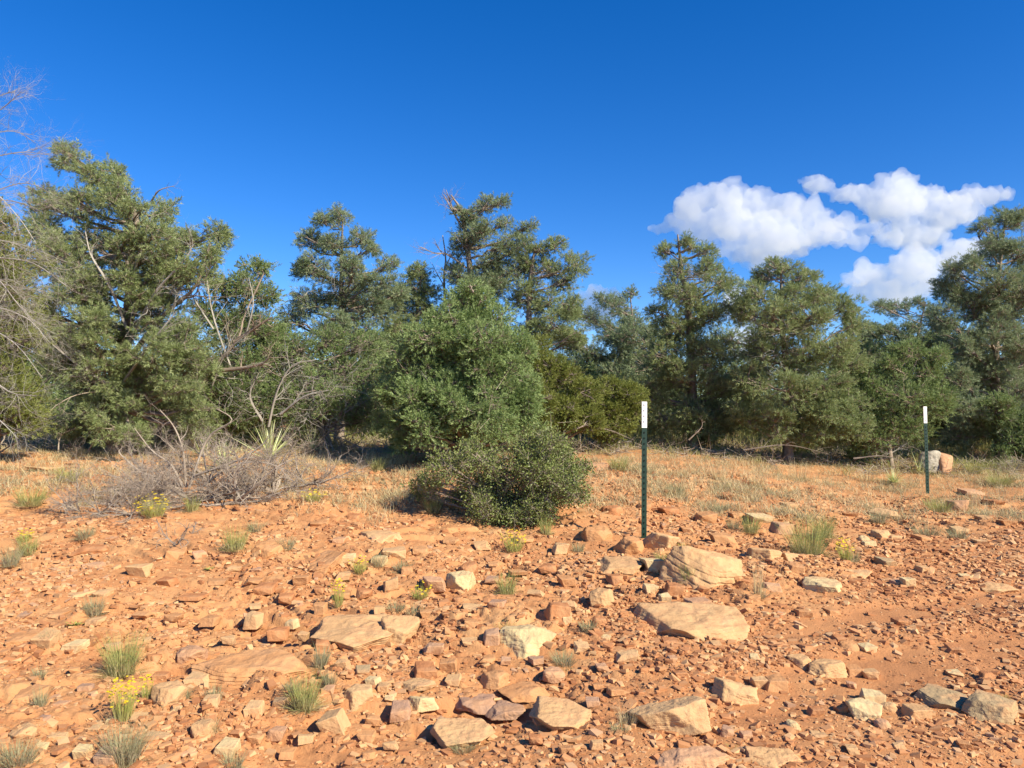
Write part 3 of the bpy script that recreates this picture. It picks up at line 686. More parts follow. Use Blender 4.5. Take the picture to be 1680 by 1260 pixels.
# ------------------------------------------------------------------ fence posts
def t_post(c, rb, hpx, wpx, label, lean, rot):
    p = hit(c, rb)[0]; Hh = hpx * p[1] / F; Wd = wpx * p[1] / F; root = empty('fence_post', p); tag(root, label, 'fence post', 'steel fence posts')
    def prof(z0, z1, g=1.0):
        a = Wd / 2 * g; t = .0035 * g; d = .034
        o = [(-a, -t), (a, -t), (a, t), (t, t), (t, d), (-t, d), (-t, t), (-a, t)]
        V = np.array([(x, y, z) for z in (z0, z1) for x, y in o]); Fq = [(i, (i + 1) % 8, (i + 1) % 8 + 8, i + 8) for i in range(8)]
        Fq += [(8, 9, 10, 15), (11, 12, 13, 14), (7, 2, 1, 0)]; return V, np.array(Fq)
    tip = Hh * .192; mb = MB(); mb.add(*prof(-.3, Hh - tip))
    def studs(zs):
        m = MB()
        for z in zs:
            V = np.array([(x, y, zz) for zz in (-.009, .006) for x, y in ((-.006, -.0036), (.006, -.0036), (.0045, -.0125), (-.0045, -.0125))]) + [0, 0, z]
            m.add(V, np.array([(0, 1, 5, 4), (1, 2, 6, 5), (2, 3, 7, 6), (3, 0, 4, 7), (0, 3, 2, 1), (4, 5, 6, 7)]))
        return m
    zs = np.arange(.05, Hh - .02, .056); s1 = studs(zs[zs < Hh - tip - .01]); s2 = studs(zs[zs > Hh - tip + .012])
    mb.build('shaft', M['post_green'], root)
    s1.build('stud_row', M['post_dark'], root)
    m2 = MB(); m2.add(*prof(Hh - tip, Hh, 1.02)); 
    for V, Fq in zip(s2.V, s2.F): m2.V.append(V); m2.F.append(Fq - Fq.min() + m2.n); m2.n += len(V); m2.v.append(np.zeros(len(Fq)))
    m2.build('white_tip', M['post_white'], root)
    root.rotation_euler = (lean[0], lean[1], rot)
    return p
M['post_dark'] = mat('dark_enamel', [(.006, .016, .011), (.01, .022, .015)], nscale=30, nmix=.5, rough=.5)
P1 = t_post(1056.5, 884, 223, 8.5, 'nearer green steel fence post with a white tip, among tilted rocks', (0, .012), math.radians(6))
P2 = t_post(1522, 810, 142, 6.0, 'farther green steel fence post with a white tip, before the lichened boulder', (0, -.006), math.radians(10))

# ------------------------------------------------------------------ trees
def twig_tree(P, D, L, r, depth, rng, out, curl=.35, up=.05, nseg=6, kids=4, spread=.9, gate=0):
    D = D / np.linalg.norm(D); st = L / nseg; pts = [P]; rr = r
    for i in range(nseg):
        D = D + rng.normal(0, curl, 3) * (.6 if depth > 1 else 1) + np.array([0, 0, up]); D = D / np.linalg.norm(D)
        Q_ = P + D * st; r2 = rr * (.86 if depth else .75); out.append((P, Q_, rr, r2)); P = Q_; rr = r2; pts.append((P, D.copy(), rr))
    if depth > 0:
        for _ in range(kids):
            i = rng.integers(2 if gate else 1, nseg + 1); q, d, r0 = pts[i]
            a = rng.normal(0, 1, 3); a -= d * a.dot(d); a /= np.linalg.norm(a)
            twig_tree(q, d + a * spread * rng.uniform(.5, 1.2), L * rng.uniform(.4, .68), r0 * .65, depth - 1, rng, out, curl, up, nseg, kids, spread)
def out_geo(out, sides=4):
    a = np.array([o[0] for o in out]); b = np.array([o[1] for o in out]); return segs(a, b, np.array([o[2] for o in out]), np.array([o[3] for o in out]), sides)
def needles(Pt, D, kind, rng, scale=1.0):
    """foliage sprays at points Pt pointing along D"""
    n = len(Pt)
    if kind.startswith('pinyon'): nb, L, ln, wd, sp = 15, .075, .052, .0085, .85
    else: nb, L, ln, wd, sp = 15, .09, .036, .012, .6
    L *= scale; ln *= scale; wd *= scale
    A, B = frame(D); D = nrm(D); t = rng.random((n, nb)); a = rng.uniform(0, 6.28, (n, nb))
    perp = A[:, None] * np.cos(a)[..., None] + B[:, None] * np.sin(a)[..., None]
    d = nrm(D[:, None] + perp * sp * rng.uniform(.5, 1.4, (n, nb))[..., None])
    b = Pt[:, None] + D[:, None] * (L * t)[..., None] + perp * .006
    s = nrm(np.cross(d, rng.normal(size=(n, nb, 3)))); l = (ln * rng.uniform(.7, 1.3, (n, nb)))[..., None]; wv = wd * .5
    V = np.stack([b - s * wv, b + s * wv, b + d * l], 2).reshape(-1, 3)
    v = np.clip(np.repeat(rng.normal(.5, .24, n), nb) + rng.normal(0, .12, n * nb), 0, 1)
    return V, np.arange(n * nb * 3).reshape(-1, 3), v
def tree(name, label, cat, c, Yd, lobes, kind, seed, trunk=None, tr=.11, depthk=1.0, dens=1.0, copies=2, rbase=None, bark='bark', dead=6, group=None, top=None, scale=1.0, lean=None, deadL=.5, skirt=1.0):
    """c, Yd: where the trunk stands; lobes: (c, r, radius px) of the foliage masses; trunk: sight points the trunk passes"""
    rng = np.random.default_rng(seed); lobes = [tuple(l) for l in lobes]
    lo_ = [l for l in lobes if l[1] > 560]
    if lo_ and skirt:
        xa, xb = min(l[0] for l in lo_) - 5, max(l[0] for l in lo_) + 5
        for q in range(int((xb - xa) / 26 * skirt) + 1): lobes.append((rng.uniform(xa, xb), rng.uniform(650, 718 if Yd < 18 else 705), rng.uniform(20, 32)))
    lobes = np.array(lobes, float); x0 = ray(c, 700)[0] * Yd; z0 = gz(x0, Yd)[0]; base = np.array([x0, Yd, z0])
    root = empty(name, base); tag(root, label, cat, group)
    k = Yd / F; cc = np.average(lobes[:, 0]); RX = max((lobes[:, 0].max() - lobes[:, 0].min()) / 2 * k, .35)
    C = []; R = []
    for (lc, lr, rad) in lobes:
        u = np.clip(abs(lc - cc) * k / (RX * 1.15), 0, .95); dmax = RX * math.sqrt(1 - u * u) * depthk * .8 * (.45 + .55 * ss(lobes[:, 1].min(), lobes[:, 1].min() + 90, lr))
        for q in range(copies):
            dz = (-1 if q % 2 == 0 else 1) * dmax * rng.uniform(.15, 1) if copies > 1 else rng.uniform(-.4, .4) * dmax
            jc, jr = (0, 0) if q == 0 else rng.normal(0, rad * .3, 2)
            C.append(unproj(lc + jc, lr + abs(jr), Yd + dz)); R.append(rad * (Yd + dz) / F)
    C = np.array(C); R = np.array(R)
    ztop = C[:, 2].max()
    if trunk: TP = np.array([base] + [unproj(a, b, Yd + rng.uniform(-.1, .1)) for a, b in trunk])
    else:
        i = np.argmax(C[:, 2]); tp = C[i]; TP = np.array([base, base * .7 + tp * .3 + [rng.normal(0, .12), rng.normal(0, .1), 0], base * .35 + tp * .65 + [rng.normal(0, .12), rng.normal(0, .1), 0], tp])
        TP[:, 1] = np.linspace(Yd, Yd + rng.normal(0, .2), 4)
    TP[0, 2] -= .15; T = curve(TP, 22); TR = tr * .72 * np.linspace(1.15, .12, 22) ** .9; TR[0] *= 1.3; TR[1] *= 1.1
    wood = MB(); wood.add(*tube(T, TR, 8, .25, rng))
    tw = []; FP = []; FD = []
    sg = .058 if kind.startswith('pinyon') else .075
    for j in range(len(C)):
        c_, R_ = C[j], R[j]
        hd = np.hypot(T[:, 0] - c_[0], T[:, 1] - c_[1]); want = c_[2] - .35 * hd
        i = int(np.clip(np.argmin(np.abs(T[:, 2] - want) + .25 * hd), 3, 21)); a = T[i]; mid = (a + c_) / 2 + [rng.normal(0, .08), rng.normal(0, .08), -.06 * np.linalg.norm(c_ - a)]
        cv = curve([a, mid, c_], 8); r0 = min(TR[i] * .7, .012 + .018 * np.linalg.norm(c_ - a) + .02 * R_)
        rad = np.linspace(r0, .008, 8); cv[1:-1] += rng.normal(0, .02, (6, 3)); wood.add(*segs(cv[:-1], cv[1:], rad[:-1], rad[1:], 5))
        nn = int(np.clip(R_ * R_ * 150 / scale ** 2, 9, 26)); nodes = c_ + nrm(rng.normal(size=(nn, 3))) * R_ * rng.uniform(.35, 1.08, (nn, 1)) * [1, 1, .85]
        st = cv[rng.integers(4, 8, nn)]; md = (st + nodes) / 2 + rng.normal(0, .03, (nn, 3)); tw.append((st, md, .010, .007)); tw.append((md, nodes, .007, .005))
        m = int(np.clip(2500 * R_ * R_ * dens / scale ** 2, 18, 1400)); w_ = rng.integers(0, nn, m)
        pt = nodes[w_] + rng.normal(0, 1, (m, 3)) * min(R_ * .19, sg * scale) * [1, 1, .8]
        d = nrm(nrm(pt - c_) + nrm(pt - nodes[w_]) * 1.3 + [0, 0, .55] + .25 * nrm(c_ - (T[i] + [0, 0, 0])) + rng.normal(0, .25, (m, 3)))
        FP.append(pt); FD.append(d); s_ = rng.random(m) < .5; tw.append((nodes[w_][s_], pt[s_], .003, .002))
    for a, b, r0, r1 in tw: wood.add(*segs(a, b, r0, r1, 3))
    FP = np.concatenate(FP); FD = np.concatenate(FD)
    for _ in range(int(dead * 1.6) if Yd < 18 else dead):
        ot = []
        i = rng.integers(4, 16); dr = rng.normal(size=3); dr[2] = abs(dr[2]) * .15 - .1; dr[1] = -abs(dr[1])
        twig_tree(T[i], dr, rng.uniform(.6, 1.2) * max(RX, .6) * deadL * 1.4, .011, 2, rng, ot, .26, .02, 5, 4)
        dm = MB(); dm.add(*out_geo(ot)); dm.build('dead_branch', M['silver_twig'], root, base)
    wood.build('trunk', M[bark], root, base, smooth=True)
    V, Fc, v = needles(FP, FD, kind, rng, scale); cr = mk('crown', V - base, Fc, M[kind], root, v=v)
    return root, base, T
def dead_limbs(root, base, lines, r0=.03, kids=5, seed=0, name='dead_limb', m='deadwood', depth=2, Lk=.45, curl=.25):
    """bare limbs through given sight points (c, r, Y)"""
    rng = np.random.default_rng(seed)
    for ln in lines:
        pts = np.array([unproj(a, b, y) for a, b, y in ln]); cv = curve(pts, 14); Lt = np.linalg.norm(np.diff(cv, axis=0), axis=1).sum(); mb = MB()
        rr = np.linspace(r0, r0 * .25, 14); mb.add(*tube(cv, rr, 7, .2, rng)); ot = []
        for _ in range(kids):
            i = rng.integers(3, 13); d = cv[i] - cv[i - 1]; d /= np.linalg.norm(d)
            twig_tree(cv[i], d + rng.normal(0, .6, 3), Lt * Lk * rng.uniform(.4, 1), rr[i] * .5, depth, rng, ot, curl, .0, 6, 4)
        if ot: mb.add(*out_geo(ot))
        mb.build(name, M[m], root, base)
GT = 'trees along the back of the clearing'
t1, b1, _ = tree('pinyon_pine', 'tallest pine at the left with a thick dark trunk and open top', 'pine tree', 185, 13, [
 (112,258,24),(150,288,26),(190,282,22),(185,325,32),(130,330,32),(230,345,28),(272,345,20),(250,388,36),(200,405,32),(150,385,32),(300,395,30),(355,382,22),(348,420,22),(320,452,32),
 (95,420,42),(120,475,42),(170,455,38),(260,445,40),(62,505,36),(130,535,42),(262,515,44),(302,562,48),(335,592,34),(250,585,42),(228,630,42),(110,592,40),(300,640,34),(160,610,36),(75,330,28),(70,380,30),(165,522,26),(200,545,26),(160,490,22),(232,482,26),(90,560,30),(205,455,22),(290,430,24),(150,560,26),(215,590,26)], 'pinyon', 1,
 trunk=[(196,650), (205,560), (214,480), (212,420), (225,360), (190,290)], tr=.17, dens=1.25, dead=8, group=GT)
dead_limbs(t1, b1, [[(205,600,13), (265,520,12.6), (320,470,12.4), (345,400,12.3)], [(200,640,13), (150,560,12.7), (110,500,12.5)], [(172,730,12.7), (165,660,12.9), (150,610,13)]], .05, 3, 11, 'limb', 'bark', 1)
dead_limbs(t1, b1, [[(248,330,13), (262,312,12.9), (285,305,12.9)], [(190,640,12.6), (120,650,12), (60,690,11.6)], [(230,600,12.6), (280,590,12.2), (330,600,12)]], .014, 6, 12, 'dead_twig', 'grey_twig', 1)
tb, bb, _ = tree('juniper', 'leaning juniper with pale bare trunk beside the tallest pine', 'juniper tree', 318, 13.8, [
 (420,442,22),(398,470,28),(432,485,24),(380,525,30),(420,545,36),(400,602,34),(440,575,24),(372,640,30),(420,655,34),(360,470,24),(340,510,26),(455,640,24),(380,700,22)], 'juniper', 2,
 trunk=[(325,650), (345,610), (385,560), (400,500), (425,450)], tr=.11, dens=1.1, dead=12, group=GT, bark='deadwood', deadL=.9)
dead_limbs(tb, bb, [[(322,690,13.4), (322,650,13.3), (345,610,13.2), (390,555,13.1), (400,520,13.1), (432,450,13.2)], [(385,560,13.1), (430,530,12.9), (447,520,12.8)], [(345,610,13.2), (420,600,12.7), (445,585,12.5)]], .034, 7, 3, 'bare_limb', 'deadwood', 2, .3)
dead_limbs(tb, bb, [[(385,620,13.4), (350,520,13.1), (338,440,13.0), (345,420,13.0)], [(350,540,13.1), (318,490,13.0), (310,470,13.0)], [(400,560,13.2), (415,500,13.0), (408,455,13.0)], [(345,640,13.2), (370,580,12.9), (410,545,12.8)]], .017, 8, 13, 'bare_limb', 'silver_twig', 2, .4)
dead_limbs(t1, b1, [[(212,560,12.6), (255,480,12.1), (300,430,12.0), (318,400,12.0)], [(208,540,12.6), (180,470,12.1), (150,420,12.0), (140,380,12.0)], [(215,470,12.6), (232,400,12.1), (250,350,12.0)], [(200,630,12.5), (250,560,12.0), (290,510,11.9)], [(195,640,12.5), (130,600,12.0), (80,560,11.9)]], .024, 7, 14, 'bare_limb', 'silver_twig', 2, .35)
dead_limbs(tb, bb, [[(440,700,13.2), (455,640,13.0), (480,600,12.9), (520,590,12.9)], [(430,690,13.2), (410,650,12.9), (425,610,12.8)], [(460,680,13.1), (500,650,12.9), (540,640,12.8)]], .022, 7, 15, 'bare_limb', 'silver_twig', 2, .4)
# bare tree leaning in from the left edge
Y0 = 9.6; x0 = ray(-190, 700)[0] * Y0; b0 = np.array([x0, Y0, gz(x0, Y0)[0]]); t0_ = empty('dead_tree', b0); tag(t0_, 'bare grey dead tree reaching in from the left edge', 'dead tree')
mb = MB(); rng = np.random.default_rng(9); T = curve([b0 - [0, 0, .1], unproj(-170, 560, Y0), unproj(-150, 420, Y0), unproj(-110, 250, Y0), unproj(-80, 120, Y0)], 20); mb.add(*tube(T, np.linspace(.16, .03, 20), 8, .2, rng)); mb.build('trunk', M['grey_twig'], t0_, b0)
dead_limbs(t0_, b0, [[(-110,250,9.6), (-60,210,9.5), (0,180,9.4), (35,150,9.3)], [(-120,300,9.6), (-50,270,9.4), (30,250,9.2), (85,255,9.1)], [(-130,360,9.6), (-50,330,9.3), (20,330,9.2), (75,350,9.0)],
 [(-140,420,9.6), (-60,390,9.4), (30,400,9.3), (110,430,9.2)], [(-150,470,9.6), (-60,450,9.4), (20,470,9.2), (95,480,9.1)], [(-150,500,9.6), (-60,520,9.3), (20,560,9.1), (70,620,9.0)],
 [(-160,560,9.6), (-60,580,9.3), (10,640,9.0), (60,650,8.9)], [(-160,590,9.6), (-60,640,9.2), (0,690,9.0), (30,720,8.8)], [(-120,280,9.8), (-40,230,10), (20,215,10.1), (60,235,10.2)], [(-150,520,9.9), (-40,500,10), (40,520,10), (80,560,10)], [(-110,330,9.5), (-30,320,9.6), (40,300,9.7), (90,320,9.8)], [(-120,400,9.3), (-30,420,9.2), (50,430,9.1), (110,470,9.1)], [(-130,230,9.6), (-50,180,9.7), (5,155,9.8), (25,150,9.8)], [(-140,450,9.2), (-30,440,9), (30,500,8.9), (60,540,8.9)], [(-110,280,9.3), (-30,300,9.1), (25,350,9), (60,400,9)]], .0105, 17, 21, 'bare_branch', 'silver_twig', 3, .34, .3)
tree('juniper', 'yellowish juniper behind the bare dead tree at the left edge', 'juniper tree', -10, 11.5, [(20,420,36),(-20,450,40),(25,480,34),(0,520,40),(40,560,30),(-30,400,30),(0,600,40),(10,370,26),(-25,350,28),(35,440,26),(45,520,26),(30,640,30),(-20,660,34),(-50,520,40)], 'juniper_yellow', 4, dens=1.0, dead=4, group=GT)
tree('pinyon_pine', 'slender pine with a pointed open top left of the middle', 'pine tree', 556, 15.5, [
 (560,356,18),(530,358,14),(502,390,18),(592,386,18),(545,400,24),(612,408,14),(520,440,26),(576,442,26),(602,456,20),(495,440,14),(642,432,16),(630,464,22),(562,482,32),(508,492,28),(612,502,28),(480,522,20),(655,480,18),
 (540,545,34),(592,552,36)], 'pinyon_blue', 5, trunk=[(562,600), (560,520), (560,440), (562,360)], tr=.12, dens=1.15, dead=10, group=GT)
tree('juniper', 'shaggy juniper with many bare grey limbs below the slender pine', 'juniper tree', 548, 14.2, [
 (500,572,34),(460,560,32),(560,602,38),(610,612,34),(470,620,34),(520,640,34),(580,660,34),(440,600,24),(490,680,28),(620,660,24),(545,560,30),(600,560,28)], 'juniper', 6, dens=.75, dead=26, group=GT, deadL=1.0)
tree('pinyon_pine', 'small dense pine between the slender pine and the middle juniper', 'pine tree', 688, 17, [(690,452,22),(665,472,20),(705,478,20),(648,500,22),(692,512,24),(660,540,28),(710,540,24),(640,570,28),(690,590,30)], 'pinyon', 7, dens=1.1, dead=7, group=GT)
t3, b3, _ = tree('pinyon_pine', 'tall pine with dead branches on top behind the middle juniper', 'pine tree', 790, 16.5, [
 (800,336,16),(824,331,12),(772,356,18),(750,346,8),(832,366,12),(790,382,26),(760,402,22),(830,402,24),(800,432,26),(868,372,14),(860,402,18),(850,440,24),(822,462,22),(790,470,28),(750,450,22),(760,500,28)], 'pinyon_blue', 8,
 trunk=[(785,560), (775,470), (765,400), (758,350), (740,320)], tr=.13, dens=1.15, dead=6, group=GT)
dead_limbs(t3, b3, [[(762,380,16.5), (742,345,16.4), (728,320,16.4)], [(745,350,16.5), (732,312,16.5)], [(765,440,16.5), (735,418,16.3), (712,415,16.2), (690,405,16.1)]], .022, 8, 31, 'dead_limb', 'grey_twig', 2, .5, .22)
tree('pinyon_pine', 'round topped pine with spreading right side behind the middle juniper', 'pine tree', 868, 16.2, [
 (915,402,16),(945,432,20),(928,462,18),(900,440,20),(865,482,26),(902,492,22),(932,502,22),(910,532,26),(880,545,28),(862,430,14),(886,410,14),(945,545,18)], 'pinyon', 9, trunk=[(868,600), (868,500), (872,440), (880,400)], tr=.12, dens=1.1, dead=8, group=GT)
Y_ = 17.; x_ = ray(729, 700)[0] * Y_; bs = np.array([x_, Y_, gz(x_, Y_)[0]]); sn = empty('dead_snag', bs); tag(sn, 'thin bare dead snag standing left of the tall pine', 'dead tree', GT)
mb = MB(); T = curve([bs, unproj(733, 560, Y_), unproj(728, 460, Y_), unproj(731, 425, Y_), unproj(726, 386, Y_)], 16); mb.add(*tube(T, np.linspace(.04, .010, 16), 6, .2, rng)); mb.build('trunk', M['silver_twig'], sn, bs); dead_limbs(sn, bs, [[(729,470,17), (715,445,16.9), (708,430,16.9)], [(730,440,17), (742,415,16.9), (748,405,16.9)], [(729,420,17), (718,405,17), (714,395,17)]], .012, 4, 33, 'dead_limb', 'silver_twig', 1, .5)
tree('juniper', 'dense round green juniper standing forward in the middle', 'juniper tree', 762, 12, [
 (770,474,15),(758,492,20),(788,494,20),(742,522,26),(780,522,28),(820,520,22),(716,520,16),(702,552,30),(750,562,36),(800,562,36),(842,555,26),(682,566,20),(662,602,26),(702,612,36),(752,612,40),(802,612,40),(850,606,28),
 (642,642,24),(690,662,36),(742,662,36),(800,662,40),(848,655,28),(646,690,24),(702,700,34),(762,700,34),(665,728,18),(820,700,30),(730,545,24),(770,555,26),(725,585,26),(775,585,30),(825,585,26),(770,635,34),(725,640,28),(825,640,30),(680,635,26),(780,690,30),(730,690,30),(680,690,24),(860,580,20),(865,640,22)], 'juniper_fresh', 10, tr=.09, dens=1.5, dead=4, depthk=1.05)
tree('juniper', 'yellow green juniper right behind the middle one', 'juniper tree', 905, 13.6, [(880,572,22),(902,602,30),(930,622,24),(890,652,32),(930,672,32),(958,642,22),(968,690,22),(900,690,26),(868,600,20)], 'juniper_yellow', 11, dens=1.5, dead=3, group=GT)
tree('juniper', 'low yellow green juniper left of the nearer post', 'juniper tree', 1010, 14.6, [(1010,682,24),(1030,646,20),(1002,636,18),(985,660,18),(1040,672,16),(995,700,16)], 'juniper_yellow', 12, dens=1.4, dead=2, group=GT, tr=.05)
tree('pinyon_pine', 'distant dark pine in the gap right of the middle juniper', 'pine tree', 1005, 21, [(990,492,16),(1010,502,20),(1035,482,12),(962,522,18),(1000,542,24),(1042,532,22),(940,508,20),(930,560,26),(960,600,30),(915,600,26),(1015,560,24),(1065,550,22),(970,582,26),(1020,592,28),(1050,580,24),(990,620,26),(940,560,18)], 'pinyon_blue', 13, dens=.9, dead=6, group=GT)
tree('pinyon_pine', 'pine with a crooked twiggy tip behind the nearer post', 'pine tree', 1138, 15.8, [
 (1122,392,11),(1092,412,13),(1136,402,12),(1160,412,14),(1110,442,20),(1160,442,22),(1182,462,22),(1130,482,30),(1090,472,16),(1080,512,18),(1170,512,32),(1110,542,34),(1200,502,16),(1160,572,36),(1082,582,30),
 (1120,622,40),(1182,632,32),(1072,642,30),(1140,682,32),(1092,690,26),(1190,680,26)], 'pinyon', 14, trunk=[(1135,600), (1128,500), (1118,440), (1112,385)], tr=.13, dens=1.1, dead=16, group=GT)
tree('pinyon_pine', 'broad full pine right of the nearer post', 'pine tree', 1292, 14.8, [
 (1265,436,11),(1290,442,18),(1250,452,16),(1325,452,16),(1300,482,30),(1240,482,26),(1350,482,24),(1215,512,22),(1270,522,34),(1330,522,34),(1385,502,20),(1398,532,22),(1250,572,36),(1310,582,38),(1370,572,34),(1228,622,32),
 (1290,642,42),(1350,632,38),(1396,602,26),(1270,692,34),(1340,690,32),(1220,672,26),(1390,662,28)], 'pinyon', 15, tr=.13, dens=1.25, dead=12, group=GT)
tree('pinyon_pine', 'far dark pine with an open crooked crown between two broad ones', 'pine tree', 1490, 21, [(1442,502,12),(1472,502,15),(1510,497,12),(1532,512,12),(1452,542,12),(1500,532,16),(1482,572,24),(1522,562,20),(1430,582,20),(1420,545,20),(1408,575,24),(1442,562,22),(1470,540,18),(1500,580,26),(1545,545,22),(1460,610,30)], 'pinyon_blue', 16, dens=1.1, dead=8, group=GT)
tree('juniper', 'light green juniper with thin pale trunks left of the farther post', 'juniper tree', 1463, 14.8, [(1490,582,24),(1460,602,26),(1520,612,26),(1440,642,30),(1492,652,34),(1538,652,28),(1450,690,24),(1500,700,22),(1530,582,20),(1420,610,20)], 'juniper', 17, dens=1.15, dead=14, group=GT, tr=.06, bark='deadwood')
tree('pinyon_pine', 'tall dark pine at the right edge above the lichened boulder', 'pine tree', 1640, 16.4, [
 (1650,358,18),(1612,372,13),(1676,362,18),(1630,402,26),(1672,412,28),(1600,432,24),(1562,442,16),(1540,462,14),(1570,482,26),(1640,462,34),(1600,502,34),(1552,522,24),(1682,482,36),(1640,542,38),(1582,562,34),(1680,570,36),
 (1620,612,38),(1570,622,30),(1672,642,38),(1600,672,32),(1650,690,30),(1720,450,40),(1730,540,40)], 'pinyon_blue', 18, tr=.14, dens=1.2, dead=14, group=GT)
tree('juniper', 'low bright green juniper bush in the right corner of the trees', 'juniper bush', 1668, 15.4, [(1660,725,20),(1680,705,24),(1690,740,20),(1640,745,14),(1710,720,24)], 'juniper', 19, dens=1.5, dead=1, tr=.04, group=GT)
# trees further back that close the stand
far_ = [(60,19,'wide dark juniper deep behind the tallest pine','juniper',520,170),(250,20,'dark juniper seen between the trunks at the left','juniper',540,150),(420,21,'low dark pine behind the leaning juniper','pinyon_blue',520,150),
 (620,22,'dark pine behind the shaggy juniper','pinyon',500,150),(840,23,'dark juniper behind the tall pine','juniper',560,140),(1080,20,'dark shaded pine close behind the crooked tipped one','pinyon_blue',520,140),
 (1220,22,'dark pine filling the gap between the crooked tipped and broad pines','pinyon',530,130),(1400,19,'dark juniper between the broad pine and the light green juniper','juniper',590,120),(1560,20,'dark juniper behind the lichened boulder','juniper',560,150),
 (-60,17,'dark juniper outside the left edge behind the bare tree','juniper',430,180),(1720,19,'dark pine behind the tall one at the right edge','pinyon',450,170),(340,17.5,'dark low juniper behind the broken trunk','juniper',620,110),(760,20,'dark low juniper behind the middle juniper','juniper',600,130),
 (960,18,'dark low juniper left behind the nearer post','juniper',610,100),(1340,18.5,'dark low juniper under the broad pine','juniper',650,110),(510,18.5,'dark low juniper beside the slender pine','juniper',600,120),(160,17,'dark low juniper in the shade of the tallest pine','juniper',640,130),
 (1130,18,'dark low juniper under the crooked tipped pine','juniper',650,110)]
for i, (c, Yd, lab, kd, top, hw) in enumerate(far_):
    r_ = np.random.default_rng(900 + i); lb = []
    for rr in np.arange(top, 715, 34):
        f = (rr - top) / max(1, 715 - top); w_ = hw * .5 * (.35 + .65 * math.sin(min(1, f * 1.3 + .15) * math.pi * .6))
        for k in range(max(1, int(w_ / 22))): lb.append((c + r_.uniform(-w_, w_), rr + r_.uniform(-12, 12), r_.uniform(22, 36)))
    tree('pinyon_pine' if kd.startswith('pin') else 'juniper', lab, 'pine tree' if kd.startswith('pin') else 'juniper tree', c, Yd, lb, kd, 950 + i, dens=.55, dead=3, group='trees deeper in the stand', scale=1.35)
# ------------------------------------------------------------------ woods far behind, one mass
rng = np.random.default_rng(70); n = 420; Yd = rng.uniform(26, 60, n); u = rng.uniform(-1.05, 1.05, n); hh = rng.uniform(1.6, 3.6, n)
FP = []; FD = []; st = []
for i in range(n):
    x = u[i] * Yd[i]; z = gz(x, Yd[i])[0]; m = 170; t = rng.random(m) ** .8; rad = (1.25 * np.sin(np.clip(1.15 - t, 0, 1) * 1.9) + .2)
    a = rng.uniform(0, 6.28, m); rr = rad * np.sqrt(rng.uniform(.3, 1, m)); p = np.stack([x + np.cos(a) * rr, Yd[i] + np.sin(a) * rr, z + .1 + hh[i] * t], -1)
    FP.append(p); FD.append(nrm(np.stack([np.cos(a), np.sin(a), np.full(m, .5)], -1))); st.append((x, Yd[i], z, hh[i]))
V, Fc, v = needles(np.concatenate(FP), np.concatenate(FD), 'juniper', rng, 3.2)
mb = MB(); mb.add(V, Fc, v); fw = mb.build('far_woods', M['juniper']); tag(fw, 'far juniper and pine woods seen through the gaps between trunks', kind='stuff')

